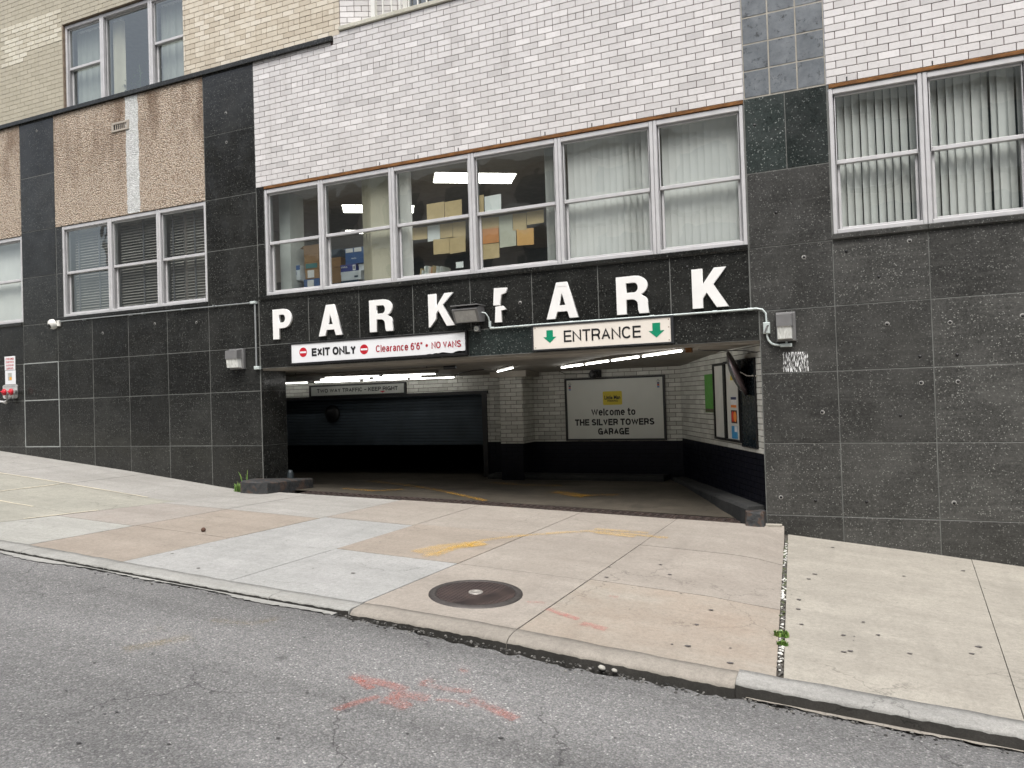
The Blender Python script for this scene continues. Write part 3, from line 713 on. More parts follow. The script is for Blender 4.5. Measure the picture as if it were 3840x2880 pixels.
# weep slots in the bottom courses
for wx in (.97, 1.58, 2.19, 2.80, 3.41, 4.02, 4.63, 5.24, 6.26, 8.07, 8.87, 9.68):
    MB().box(wx - .006, wx + .006, -.0075, .004, .006, .05).build('weep_slot', M_BLACK, wall_w if wx < 7.5 else wall_r)
# -- beige brick above the ledge, with the painted left part
wall_b = rects(MB(), -4.19, 1.59, 1.95, 6.0, [W_UL], .004, .16).build('beige_brick_wall', M_MORTAR_B, BLD)
def clip_ul(xa, xb, za, zb):
    if zb > W_UL[2] and za < W_UL[3]:
        if xa >= W_UL[1] or xb <= W_UL[0]: return [(xa, xb, za, zb)]
        if xb > W_UL[1]: return [(W_UL[1] + .004, xb, za, zb)] if xb - W_UL[1] > .02 else []
        if xa < W_UL[0]: return [(xa, W_UL[0] - .004, za, zb)] if W_UL[0] - xa > .02 else []
        return []
    return [(xa, xb, za, zb)]
set_bricks(lay(-1.385, 1.586, 1.952, 4.6, 1.95, -4.19, headers=(4, 10, 16, 22), clip=clip_ul), wall_b, M_BBRICK, M_BBRICK_S, 300)
MB_p = MB()
wall_p = rects(MB(), -10.0, -4.19, 1.95, 6.0, [], .002, None).build('painted_brick_wall', M_MORTAR_P, BLD)
PATCH = [(-5.73, -5.18, 2.98, 3.70), (-5.18, -4.25, 3.17, 3.70)]
inp = lambda x, z: any(p[0] < x < p[1] and p[2] < z < p[3] for p in PATCH)
pb = [b for b in lay(-10, -4.19, 1.952, 4.6, 1.95, -4.19, jt=.006)]
mbx = MB(); mby = MB()
for b in pb + [c for c in lay(-4.19, -1.385, 3.41, 4.6, 1.95, -4.19, jt=.006)]:
    cx, cz = (b[0] + b[1]) / 2, (b[2] + b[3]) / 2
    yy = random.uniform(-.0008, .0008)
    if inp(cx, cz): mby.box(b[0] + .002, b[1] - .002, yy - .008, yy + .004, b[2] + .002, b[3] - .002, .002)
    else: mbx.box(b[0], b[1], yy - .003, yy + .004, b[2], b[3], .0015)
mbx.build('painted_bricks', M_PBRICK_S, wall_p, kind='stuff')
mby.build('bare_bricks', M_PATCH_S, wall_p, kind='stuff', label='patch of bare pale bricks in the painted wall')

# -- ledges and sills
def ledge(x0, x1, z0, z1, out, material=M_GRAN, cuts=()):
    xs = [x0, *cuts, x1]
    for a, b in zip(xs, xs[1:]): MB().box(a + .001, b - .001, -out, .06, z0, z1, .004).build('ledge_stone', material, BLD)
ledge(-10, 1.465, 1.878, 1.948, .05, M_GRAN, (-8.2, -6.4, -4.4, -2.45, -.65))
ledge(.02, 7.004, -1.672, -1.622, .035, M_GRAN, (1.2, 3.5, 5.97))
ledge(-4.45, -1.005, -1.668, -1.617, .035, M_GRAN, (-2.75,))
ledge(-8.6, -5.37, -1.685, -1.632, .035, M_GRAN)
ledge(7.872, 14, -1.663, -1.607, .035, M_GRANW, (8.77, 10.6))
# rusted lintel angles
MB().box(.15, 7.005, -.012, .05, -.042, -.002, .004).build('lintel', M_RUST, BLD)
MB().box(7.89, 14.0, -.012, .05, -.042, -.002, .004).build('lintel', M_RUST, BLD)

# -- granite cladding
gw = rects(MB(), -10, 7.005, -6.0, 1.9, [W_MAIN, W_LL, W_FL, GAR, (0, 7.2, -.06, 1.9)], -.0012, None).build('granite_wall', M_GROUT, BLD, label='black polished granite cladding')
gwr = rects(MB(), 7.005, 14.0, -6.6, 0.0, [W_R, (7.0, 7.09, -6.7, -2.69)], -.0006, None).build('granite_wall', M_GROUT, BLD, label='weathered grey-black granite cladding')
gwt = rects(MB(), 7.012, 7.866, 0.0, 4.0, [], .006, None).build('tiled_pier', M_TILEGROUT, BLD)
def slab(x0, x1, z0, z1, material, parent, gap=.009, name='granite_slab', yo=0.0):
    g = gap / 2; w_, h_ = x1 - x0 - gap, z1 - z0 - gap
    me = MB().box(-w_ / 2, w_ / 2, -.004, .02, -h_ / 2, h_ / 2, .003).mesh(name, material)
    return inst(name, me, parent, ((x0 + x1) / 2, yo + random.uniform(-.0012, .0012), (z0 + z1) / 2), (random.uniform(-.0022, .0022), 0, random.uniform(-.0022, .0022)))
xsL = [-10, -9.0, -8.1, -7.15, -6.25, -5.36, -4.46, -3.60, -2.75, -1.88, -1.0, -.012]
for i in range(len(xsL) - 1):
    a, b = xsL[i], xsL[i + 1]
    top = -1.69 if b <= -5.3 else (-1.672 if -4.47 < a < -1.1 else -1.695)
    for z0, z1 in ((-2.37, top), (-3.02, -2.37), (-3.83, -3.02), (-4.61, -3.83), (-5.4, -4.61)):
        if z1 < gnd(b, -.01) - .05: continue
        slab(a, b, z0, z1, M_GRAN, gw)
for z0, z1 in ((.905, 1.876), (-.05, .905), (-.86, -.05), (-1.695, -.86)):
    slab(-5.36, -4.46, z0, z1, M_GRAN, gw)
for z0, z1 in ((-.86, -.05), (-1.61, -.86)): slab(-4.455, -4.302, z0, z1, M_GRAN, gw)
for z0, z1 in ((.925, 1.876), (-.06, .925), (-.85, -.06), (-1.695, -.85)): slab(-1.005, -.004, z0, z1, M_GRAN, gw)
for z0, z1 in ((-.85, -.003), (-1.62, -.85)): slab(.0, .143, z0, z1, M_GRAN, gw)
MB().box(-.003, .148, .012, .13, -.06, .03).build('backing', M_GROUT, gw)
xsF = [-.002, .906, 1.78, 2.65, 3.515, 4.383, 5.246, 6.12, 7.005]
for a, b in zip(xsF, xsF[1:]): slab(a, b, -2.345, -1.674, M_GRAN, gw)
for a, b, mm in ((-.002, .60, M_GRAN), (.60, 2.0, M_GRAN), (2.0, 3.47, M_GRAN), (3.47, 4.40, M_GRANG), (4.40, 6.13, M_GRAN), (6.13, 7.09, M_GRAN)): slab(a, b, -2.688, -2.347, mm, gw)
for z0, z1 in ((-2.37, -1.667),): slab(7.01, 7.868, z0, z1, M_GRANW, gwr)
slab(7.014, 7.868, -1.667, -.835, M_GRANW, gwr)
slab(7.014, 7.441, -.835, .004, M_GRANG, gwr); slab(7.441, 7.868, -.835, .004, M_GRANG, gwr)
xsR = [7.095, 7.868, 8.77, 9.67, 10.57, 11.5, 12.7, 14.0]
for i in range(len(xsR) - 1):
    for z0, z1 in ((-2.37, -1.667), (-3.063, -2.37), (-3.83, -3.063), (-4.612, -3.83), (-5.4, -4.612), (-6.2, -5.4)):
        if i == 0 and z1 > -2.3: continue
        if z1 < gnd(xsR[i + 1], -.01) - .1: continue
        slab(xsR[i], xsR[i + 1], z0, z1, M_GRANW, gwr)
for a, b in ((7.018, 7.292), (7.292, 7.579), (7.579, 7.862)):
    for k in range(7): slab(a, b, .012 + k * .301, .012 + (k + 1) * .301, M_TILE, gwt, .015, 'tile', .0065)
# jamb of the garage entrance
mbx = MB(); mbx.quad((.004, .02, -5.6), (.004, .53, -5.6), (.004, .53, -2.69), (.004, .02, -2.69)); jamb = mbx.build('entrance_jamb', M_GROUT, BLD)
for z0, z1 in ((-3.02, -2.69), (-3.83, -3.02), (-4.62, -3.83)):
    MB().box(-.01, .008, .006, .522, z0 + .003, z1 - .003).build('granite_slab', M_GRAN, jamb, org=(0, .26, (z0 + z1) / 2))
mbx = MB(); mbx.tube([(.03, .55, -4.62), (.03, .55, -4.30), (.028, .545, -4.26), (.02, .53, -4.245)], [.05, .05, .038, .01], 12); mbx.build('corner_guard', plain('worn_guard', lin(48, 56, 60), .5, .2, .3), jamb)
# white caulk round two slabs at left
mbx = MB()
for x in (-5.36, -4.46): mbx.box(x - .009, x + .009, -.0075, .004, -3.835, -2.365)
for z in (-2.37, -3.02, -3.83): mbx.box(-5.351, -4.469, -.007, .004, z - .009, z + .009)
mbx.build('caulk_line', M_CAULK, gw)
# anchor plugs drilled into the granite
plug = MB().lathe((0, 0, 0), (0, -1, 0), [(.015, 0), (.015, .0015), (0, .001)], 12).mesh('anchor_hole', M_BLACK); plug_r = MB().lathe((0, 0, 0), (0, -1, 0), [(.023, 0), (.022, .001), (.016, .001)], 14).mesh('anchor_ring', plain('chipped_rim', lin(150, 150, 146), .9, 0, .4, 60))
for x, z, p_ in ((7.31, -1.30, gwr), (7.58, -1.82, gwr), (8.0, -1.80, gwr), (8.6, -1.76, gwr), (9.6, -1.85, gwr), (8.36, -2.60, gwr), (8.93, -2.62, gwr), (9.55, -2.60, gwr), (8.65, -2.95, gwr), (8.98, -2.95, gwr), (8.65, -3.22, gwr),
                 (8.98, -3.22, gwr), (9.55, -3.23, gwr), (7.25, -4.42, gwr), (7.6, -4.45, gwr), (8.1, -4.45, gwr), (8.9, -4.44, gwr), (7.12, -.30, gwr), (-.55, 1.22, gw), (-.55, .78, gw), (-4.9, 1.70, gw), (-3.35, -1.95, gw), (-2.15, -1.88, gw),
                 (-1.25, -1.92, gw), (-1.62, -2.24, gw), (-3.4, -2.3, gw), (6.32, -1.80, gw), (5.55, -1.92, gw), (4.22, -2.05, gw), (1.5, -2.02, gw), (2.75, -2.1, gw), (7.9 - .2, -3.5, gwr), (8.75 - .3, -3.55, gwr), (8.3, -1.2 - .9, gwr)):
    inst('anchor_hole', plug, p_, (x, -.0060, z))
    if random.random() < .6: inst('anchor_ring', plug_r, p_, (x + random.uniform(-.004, .004), -.0054, z + random.uniform(-.003, .005)))

# -- pebble-dashed panels
for x0, x1, z0, z1 in ((-4.455, -1.012, -.055, 1.876), (-10, -5.365, -.095, 1.876)):
    st = MB().box(x0, x1, -.012, .05, z0, z1, .006).build('pebbledash_panel', M_STUCCO, BLD)
mbx = MB(); zs = frange(-.045, 1.868, .06)
mbx.add([(-2.69 + random.uniform(-.012, .012), -.014, z) for z in zs] + [(-2.40 + random.uniform(-.012, .012), -.014, z) for z in zs], [(i, i + len(zs), i + len(zs) + 1, i + 1) for i in range(len(zs) - 1)])
mbx.build('white_stripe', M_STUCCOW, BLD)

# ------------------------------------------------------------------ windows
def hung(x0, x1, z0, z1, zm=None, y=.02, fw=.042, head=.062, sill=.045, track=True):
    """one double-hung unit: frame, two sashes, two panes (a fixed light when zm is None)"""
    wn = empty('window', ((x0 + x1) / 2, y, z0), BLD)
    f = MB(); a, b = x0 + .002, x1 - .002
    f.box(a, a + fw, y - .022, y + .10, z0, z1, .006); f.box(b - fw, b, y - .022, y + .10, z0, z1, .006)
    f.box(a + fw, b - fw, y - .018, y + .10, z1 - head, z1, .006); f.box(a + fw, b - fw, y - .028, y + .10, z0, z0 + sill, .005)
    f.build('frame', M_ALU, wn)
    for q in (a + fw, b - fw - .014): MB().box(q, q + .014, y + .012, y + .095, z0 + sill, z1 - head).build('track', M_ALUD, wn)
    ia, ib = a + fw + .014, b - fw - .014; iz0, iz1 = z0 + sill, z1 - head
    def sash(name, sx0, sx1, sz0, sz1, sy, r=.03, rb=.03, rt=.03):
        s_ = MB(); s_.box(sx0, sx0 + r, sy, sy + .03, sz0, sz1, .004); s_.box(sx1 - r, sx1, sy, sy + .03, sz0, sz1, .004)
        s_.box(sx0 + r, sx1 - r, sy - .002, sy + .03, sz0, sz0 + rb, .004); s_.box(sx0 + r, sx1 - r, sy, sy + .03, sz1 - rt, sz1, .004)
        s_.build(name, M_ALU, wn)
        MB().quad((sx0 + r * .6, sy + .016, sz0 + rb * .6), (sx1 - r * .6, sy + .016, sz0 + rb * .6), (sx1 - r * .6, sy + .016, sz1 - rt * .6), (sx0 + r * .6, sy + .016, sz1 - rt * .6)).build('pane', M_GLASS, wn)
    if zm is None: sash('sash', ia - .012, ib + .012, iz0, iz1, y + .03, .022, .025, .022)
    else:
        sash('upper_sash', ia - .012, ib + .012, zm - .022, iz1, y + .012, .022, .042, .024)
        sash('lower_sash', ia + .004, ib - .004, iz0, zm + .012, y + .052, .028, .034, .03)
    return wn
MX = [.145, 1.165, 2.36, 3.58, 4.785, 5.975, 7.0]
for a, b in zip(MX, MX[1:]): hung(a, b, -1.62, -.046, -.845)
LX = [-4.30, -3.145, -2.03, -1.01]
for a, b in zip(LX, LX[1:]): hung(a, b, -1.615, -.06, -.86)
for a, b in ((-8.6, -7.5), (-7.5, -6.42), (-6.42, -5.36)): hung(a, b, -1.63, -.10, -.865)
hung(-4.17, -3.275, 1.95, 3.40, 2.65, y=.06); hung(-3.275, -2.15, 1.95, 3.40, None, y=.06); hung(-2.15, -1.385, 1.95, 3.40, 2.655, y=.06)
for a, b in ((7.88, 8.772), (8.772, 9.70), (9.70, 10.6), (10.6, 11.4)): hung(a, b, -1.605, -.046, -.835)

# rooms behind the glass
def room(x0, x1, y0, y1, z0, z1, material, name='room_interior'):
    mbx = MB()
    mbx.quad((x0, y1, z0), (x1, y1, z0), (x1, y1, z1), (x0, y1, z1)); mbx.quad((x0, y0, z0), (x0, y1, z0), (x0, y1, z1), (x0, y0, z1))
    mbx.quad((x1, y1, z0), (x1, y0, z0), (x1, y0, z1), (x1, y1, z1)); mbx.quad((x0, y0, z0), (x1, y0, z0), (x1, y1, z0), (x0, y1, z0))
    mbx.quad((x0, y0, z1), (x0, y1, z1), (x1, y1, z1), (x1, y0, z1))
    return mbx.build(name, material, BLD)
room(-1.6, 7.2, .13, 6.5, -2.5, -.045, plain('office_paint', lin(150, 143, 138), 0.9, 0, 0.15), 'office_interior')
room(-5.0, -1.62, .13, 3.0, -2.5, -.04, M_OFFDARK); room(-9.5, -5.02, .13, 3.0, -2.5, -.06, M_OFFDARK)
room(-4.6, -1.0, .20, 3.2, 1.5, 3.7, M_OFFDARK); room(7.3, 12.5, .13, 3.2, -2.5, -.03, M_OFFDARK)
MB().box(.16, .36, .30, .62, -2.5, -.05).build('office_pier', M_PALEWALL, BLD)

# ------------------------------------------------------------------ blinds and curtains
slat_me = {}
def slat(wd, h, material, seg=1):
    k = (round(wd, 3), round(h, 3), material.name)
    if k not in slat_me:
        mbx = MB()
        n_ = 4
        prof = [(-wd / 2 + wd * i / n_, .006 * math.sin(math.pi * i / n_)) for i in range(n_ + 1)]
        vs = [(x, y, -h) for x, y in prof] + [(x, y, 0) for x, y in prof] + [(x, y + .0015, -h) for x, y in prof] + [(x, y + .0015, 0) for x, y in prof]
        q = n_ + 1; fs = []
        for i in range(n_): fs += [(i, i + 1, q + i + 1, q + i), (2 * q + i + 1, 2 * q + i, 3 * q + i, 3 * q + i + 1)]
        mbx.add(vs, fs, True); slat_me[k] = mbx.mesh('slat', material)
    return slat_me[k]
def vblind(x0, x1, z0, z1, y, pitch, ang, label, wd=.089, material=None, jitter=.05, gaps=(), group='vertical blinds in the windows'):
    t = empty('vertical_blind', ((x0 + x1) / 2, y, z1), label=label, cat='blind', group=group)
    MB().box(x0, x1, y - .02, y + .02, z1 - .03, z1).build('head_rail', M_SLAT, t)
    n_ = max(1, int(round((x1 - x0) / pitch)))
    for i in range(n_):
        if i in gaps: continue
        a = ang(i, n_) if callable(ang) else ang
        inst('slat', slat(wd, z1 - .03 - z0, material or M_SLAT), t, (x0 + pitch * (i + .5) + random.uniform(-.004, .004), y, z1 - .03), (0, 0, math.radians(a) + random.uniform(-jitter, jitter)))
    return t
zt, zb_ = -.06, -1.60
vblind(1.78, 2.27, zb_, zt, .165, .05, lambda i, n: 78 if i < 3 else 8, 'cream vertical blind drawn aside beside the blue box stack', material=M_CURTAIN)
vblind(2.40, 2.56, zb_, zt, .165, .032, 74, 'grey bunched vertical blind at left edge of the envelope window')
vblind(4.56, 4.74, zb_, zt, .165, .03, 80, 'narrow bunched vertical blind right of the taped envelopes')
vblind(4.86, 5.93, zb_, zt, .165, .078, lambda i, n: (6, 10, 8, 14, 10, 6, 12, 8, 16, 40, 55, 48, 12, 10)[i % 14], 'vertical blind with two slats turned open and a narrow dark gap', jitter=.1)
vblind(6.04, 6.96, zb_, zt, .165, .0836, 7, 'closed pale vertical blind in the last pane before the tiled pier', jitter=.03)
vblind(7.95, 8.73, zb_, zt, .165, .0765, 40, 'half-open vertical blind in window above the wall lamp', jitter=.04)
vblind(8.84, 9.66, zb_, zt, .165, .076, lambda i, n: (40, 42, 38, 14, 40, 10, 42, 40, 12, 38, 40)[i % 11], 'half-open vertical blind with some slats turned flat, at right edge', jitter=.05)
vblind(9.77, 10.56, zb_, zt, .165, .076, 50, 'half-open vertical blind beyond the right picture edge')
vblind(-6.36, -5.40, -1.60, -.14, .165, .05, 24, 'green-grey vertical blind in window above the fire connection', jitter=.08)
vblind(-7.45, -6.47, -1.60, -.14, .165, .05, 24, 'green-grey vertical blind in the farthest window up the street', jitter=.08)
vblind(-4.08, -3.33, 1.99, 3.35, .24, .05, lambda i, n: 25 + 18 * math.sin(i * 1.9), 'grey curtain-like blind left of the window plants', material=M_GREYC, jitter=.2)
vblind(-3.20, -3.0, 1.99, 3.35, .24, .04, 40, 'cream drawn-back blind beside the window plants', material=M_CURTAIN, jitter=.2)
vblind(-2.08, -1.43, 1.99, 3.35, .24, .05, lambda i, n: 25 + 18 * math.sin(i * 2.3), 'grey curtain-like blind right of the window plants', material=M_GREYC, jitter=.2)

vs_me = MB().box(-.5, .5, -.022, .022, -.0012, .0012).mesh('slat', M_VENET)
for (a, b), lab, tapes in zip(((-4.20, -3.20), (-3.08, -2.08), (-1.96, -1.06)),
        ('dark venetian blind nearest the dome camera', 'dark venetian blind in the middle of the lower left window', 'dark venetian blind nearest the brick corner, lower left window'), ((.12, .62), (.55, .86), (.1, .62))):
    t = empty('venetian_blind', ((a + b) / 2, .22, -.12), label=lab, cat='blind', group='venetian blinds in the lower left window')
    k = 0; z = -.16
    while z > -1.57:
        o = inst('slat', vs_me, t, ((a + b) / 2, .175, z), (math.radians(46) + random.uniform(-.1, .1), random.uniform(-.004, .004), 0)); o.scale = (b - a, 1, 1)
        z -= .046; k += 1
    for q in tapes:
        xx = a + (b - a) * q
        MB().box(xx - .016, xx + .016, .145, .147, -1.58, -.13).build('ladder_tape', M_TAPE, t)
    MB().box(a, b, .15, .20, -.15, -.11).build('head_rail', M_VENET, t)

# ------------------------------------------------------------------ balcony over the white brick
bal = empty('balcony', (5, .5, 2.03), BLD)
MB().box(1.585, 14.0, -.035, .42, 2.0, 2.058, .006).build('balcony_slab', concrete('balcony_concrete', cc(214, 212, 196), cc(236, 234, 220), 0.1), bal)
rl = MB().box(-.008, .008, -.008, .008, 0, 1.0).mesh('baluster', M_WHITEMETAL)
for i in range(22): inst('baluster', rl, bal, (2.30 + .138 * i, .02, 2.058))
MB().box(2.12, 2.185, -.012, .05, 2.058, 3.10).build('railing_post', M_WHITEMETAL, bal)
MB().box(2.12, 5.4, -.01, .05, 3.06, 3.11).build('handrail', M_WHITEMETAL, bal)
RT0, RTD, RTL = Vector((1.594, .0, 0)), Vector((.902, .431, 0)).normalized(), .886
mbx = MB(); mbx.quad(RT0 + Vector((0, 0, 2.0)), RT0 + RTD * RTL + Vector((0, 0, 2.0)), RT0 + RTD * RTL + Vector((0, 0, 6.0)), RT0 + Vector((0, 0, 6.0))); ret = mbx.build('balcony_return_wall', M_MORTAR, BLD)
set_bricks(lay(.003, RTL, 2.06, 4.0, 1.95, 0, headers=(4, 10)), ret, M_WBRICK, M_WBRICK_S, 120, frame=lambda x, z: RT0 + RTD * x + Vector((.002, -.004, z)))
BY = .383
mbx = MB(); rects(mbx, 2.394, 14, 2.0, 6.0, [(2.40, 4.4, 2.0, 4.1)], BY, .6); mbx.build('balcony_back_wall', M_MORTAR_P, BLD)
bd = empty('balcony_door', (3.4, BY, 2.06), BLD)
f = MB()
for a, b in ((2.40, 2.475), (3.35, 3.42), (4.32, 4.40)): f.box(a, b, BY - .02, BY + .06, 2.06, 4.1, .004)
f.box(2.475, 4.32, BY - .015, BY + .06, 2.06, 2.11); f.build('frame', M_WHITEMETAL, bd)
MB().quad((2.45, BY + .03, 2.06), (4.35, BY + .03, 2.06), (4.35, BY + .03, 4.1), (2.45, BY + .03, 4.1)).build('pane', M_GLASS, bd)
room(2.3, 4.5, BY + .2, 3.0, 2.0, 4.2, M_DARK)

# ------------------------------------------------------------------ garage behind the entrance
gar = BLD
mbx = MB()
mbx.box(-.3, 7.3, .03, .82, -2.72, -2.45); mbx.build('entrance_soffit', M_SOFFIT, gar)
mbx = MB(); mbx.add([(-3.4, .82, -2.70), (7.4, .82, -2.70), (7.4, 3.35, -2.835), (-3.4, 3.35, -2.835)], [(0, 1, 2, 3)]); mbx.add([(-3.4, .82, -2.70), (7.4, .82, -2.70), (7.4, .82, -2.45), (-3.4, .82, -2.45)], [(0, 1, 2, 3)])
mbx.build('garage_ceiling', M_CEIL, gar)
YB = 3.2
DZ = -4.0
gb = rects(MB(), -3.4, 5.6, DZ, -2.80, [(-2.7, 2.09, -5, -3.105)], YB + .004, None).build('garage_back_wall', M_MORTAR_G, gar)
def clip_gb(xa, xb, za, zb):
    if zb > -3.10 or xa > 2.09 or xb < -2.7: return [(xa, xb, za, zb)]
    return [(2.10, xb, za, zb)] if xb > 2.12 else []
set_bricks(lay(-2.69, 5.545, DZ + .004, -2.81, -2.81, 5.545, uh=.0677, bl=.2032, jt=.009, clip=clip_gb), gb, M_GBRICK, M_GBRICK_S, 300, y=YB)
# pilaster
PX0, PX1, PY = 2.62, 3.03, 2.72
mbx = MB(); mbx.box(PX0, PX1, PY + .004, YB, DZ, -2.78); pil = mbx.build('pilaster', M_MORTAR_G, gar)
set_bricks(lay(PX0, PX1, DZ + .004, -2.81, -2.81, PX0, uh=.0677, jt=.009), pil, M_GBRICK, M_GBRICK_S, 80, y=PY)
set_bricks(lay(.002, YB - PY, DZ + .004, -2.81, -2.81, 0, uh=.0677, jt=.009), pil, M_GBRICK, M_GBRICK_S, 80, frame=lambda x, z: Vector((PX1 + .001, PY + x, z)))
MB().box(2.50, 3.15, 2.62, 3.18, -2.90, -2.80).build('pilaster_beam', M_SOFFIT, gar)
# right wall runs in at an angle
RA, RB = Vector((7.085, .06, 0)), Vector((5.535, 3.2, 0)); RD = (RB - RA).normalized(); RL = (RB - RA).length
ang_f = lambda x, z: Vector((RB.x - RD.x * x, RB.y - RD.y * x, z))
def rz(s_): return -3.925 - .075 * (s_ / RL)
mbx = MB(); mbx.quad((RB.x, RB.y + .0, -4.05), (RA.x, RA.y, -4.0), (RA.x, RA.y, -2.68), (RB.x, RB.y, -2.68)); gr_ = mbx.build('garage_side_wall', M_MORTAR_G, gar)
set_bricks(lay(.004, RL - .004, -3.955, -2.72, -2.81, 0, uh=.0677, jt=.009), gr_, M_GBRICK, M_GBRICK_S, 290, frame=lambda x, z: ang_f(x, z) + Vector((-.001, -.001, 0)))
# dark painted lower courses
def dado(P0, P1, ztop, zbot, parent):
    d = (P1 - P0); L = d.length; d.normalize(); nn = Vector((d.y, -d.x, 0))
    mbx = MB(); mbx.quad(P0 + Vector((0, 0, zbot)), P1 + Vector((0, 0, zbot)), P1 + Vector((0, 0, ztop)), P0 + Vector((0, 0, ztop)))
    o = mbx.build('painted_dado', M_DADOG, parent); mbx = MB(); z = ztop; r = 0
    while z - .0677 > zbot:
        x = -(r % 2) * .1
        while x < L:
            a, b = max(x + .003, 0), min(x + .2, L)
            if b - a > .02:
                p = [P0 + d * a, P0 + d * b]; q = nn * .006
                vs = [p[0] + Vector((0, 0, z - .0677 + .004)), p[1] + Vector((0, 0, z - .0677 + .004)), p[1] + Vector((0, 0, z - .003)), p[0] + Vector((0, 0, z - .003))]
                mbx.add([v + q for v in vs] + vs, [(0, 1, 2, 3), (0, 4, 5, 1), (1, 5, 6, 2), (2, 6, 7, 3), (3, 7, 4, 0)])
            x += .2032
        z -= .0677; r += 1
    mbx.build('painted_bricks', M_DADO, o, kind='stuff')
dado(Vector((RB.x + RD.x * .0, RB.y, 0)), RA.copy(), -3.96, -4.9, gar)
dado(Vector((2.09, YB - .006, 0)), Vector((5.56, YB - .006, 0)), DZ, -4.9, gar)
dado(Vector((PX0, PY - .006, 0)), Vector((PX1, PY - .006, 0)), DZ, -4.9, gar)
# frame of the inner opening, roller shutter and the dark ramp beyond
mbx = MB(); mbx.box(-2.7, 2.18, YB - .03, YB + .12, -3.155, -3.10); mbx.box(2.06, 2.15, YB - .03, YB + .12, -4.9, -3.155); mbx.build('door_frame', M_BLACK, gar)
sh = empty('roller_shutter', (0, YB + .2, -3.15), gar)
M_SHUT = plain('teal_shutter', lin(58, 68, 76), 0.75, 0, 0.2, 2)
sm = MB().add([(-2.75, 0, -.058), (2.06, 0, -.058), (2.06, -.0025, -.045), (-2.75, -.0025, -.045), (2.06, -.003, -.02), (-2.75, -.003, -.02), (2.06, 0, -.004), (-2.75, 0, -.004)], [(0, 1, 2, 3), (3, 2, 4, 5), (5, 4, 6, 7)]).mesh('slat', M_SHUT)
for k in range(16): inst('slat', sm, sh, (0, YB + .2, -3.13 - .058 * k))
MB().lathe((-1.29, YB + .16, -3.44), (0, -1, 0), [(.165, -.03), (.165, .01), (.15, .03), (0, .03)], 24).build('dark_disc', M_BLACK, sh)  # round dark shape on the shutter, its use unknown
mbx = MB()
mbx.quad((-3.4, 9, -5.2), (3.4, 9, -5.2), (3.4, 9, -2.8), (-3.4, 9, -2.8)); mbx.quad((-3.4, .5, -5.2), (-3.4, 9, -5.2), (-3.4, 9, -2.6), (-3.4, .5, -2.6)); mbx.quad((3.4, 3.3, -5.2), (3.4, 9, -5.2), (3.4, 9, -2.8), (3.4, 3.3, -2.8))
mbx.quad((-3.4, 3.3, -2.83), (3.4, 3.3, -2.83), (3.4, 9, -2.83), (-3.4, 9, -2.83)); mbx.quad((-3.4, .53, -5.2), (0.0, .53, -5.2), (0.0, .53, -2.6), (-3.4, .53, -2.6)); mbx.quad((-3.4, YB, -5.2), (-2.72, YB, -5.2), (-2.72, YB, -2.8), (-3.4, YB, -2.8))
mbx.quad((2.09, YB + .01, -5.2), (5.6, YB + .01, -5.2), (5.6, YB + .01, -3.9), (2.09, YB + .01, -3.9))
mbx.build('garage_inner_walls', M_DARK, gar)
# garage floor (its own slab inside the trench drain)
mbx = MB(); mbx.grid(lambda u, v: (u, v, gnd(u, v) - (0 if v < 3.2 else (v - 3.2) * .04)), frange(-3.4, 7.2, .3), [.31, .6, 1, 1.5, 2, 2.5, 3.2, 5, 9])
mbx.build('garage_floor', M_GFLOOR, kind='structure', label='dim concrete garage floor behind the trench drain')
mbx = MB(); mbx.grid(lambda u, v: (u, v, gnd(u, max(v, 0)) - .10), [.5, 2, 4, 6, 6.95], [-.0, .33]); mbx.build('drain_trench', M_GUTTER, kind='structure', label='dark channel under the drain grates')
# curbs inside the garage
def gcurb(pts, top, wd, name='garage_curb'):
    mbx = MB(); n_ = len(pts); rows = [[], [], [], []]
    for i, p in enumerate(pts):
        d = (Vector(pts[min(i + 1, n_ - 1)]) - Vector(pts[max(i - 1, 0)])).normalized(); nn = Vector((d.y, -d.x))
        b = Vector(p[:2]); fz = gnd(p[0], max(p[1], 0)); jt_ = random.uniform(-.012, .012)
        rows[0].append((b.x, b.y, top(p))); q = b + nn * (wd - .03 + jt_); rows[1].append((q.x, q.y, top(p) - .004)); q = b + nn * (wd + jt_); rows[2].append((q.x, q.y, top(p) - .035)); q = b + nn * (wd + .02 + jt_); rows[3].append((q.x, q.y, fz - .05))
    vs = [v for r in rows for v in r]; fs = [(k * n_ + i, (k + 1) * n_ + i, (k + 1) * n_ + i + 1, k * n_ + i + 1) for k in range(3) for i in range(n_ - 1)]
    mbx.add(vs, fs)
    mbx.add([rows[k][0] for k in range(4)] + [(rows[0][0][0], rows[0][0][1], rows[3][0][2])], [(0, 1, 2, 3, 4)])
    mbx.add([rows[k][-1] for k in range(4)] + [(rows[0][-1][0], rows[0][-1][1], rows[3][-1][2])], [(4, 3, 2, 1, 0)])
    return mbx
pts = [tuple(RB + RD * (-RL * (1 - i / 24)) * 1.0)[:2] for i in range(24, -1, -1)]
pts = [((RA.x + (RB.x - RA.x) * t), (RA.y + (RB.y - RA.y) * t)) for t in [i / 24 * .97 + .012 for i in range(25)]]
pts = pts[::-1]
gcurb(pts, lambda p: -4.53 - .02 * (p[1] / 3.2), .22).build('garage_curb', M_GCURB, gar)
gcurb([(2.3 + .2 * i, 3.19) for i in range(16)], lambda p: -4.52, .36).build('garage_curb', M_GCURB, gar)

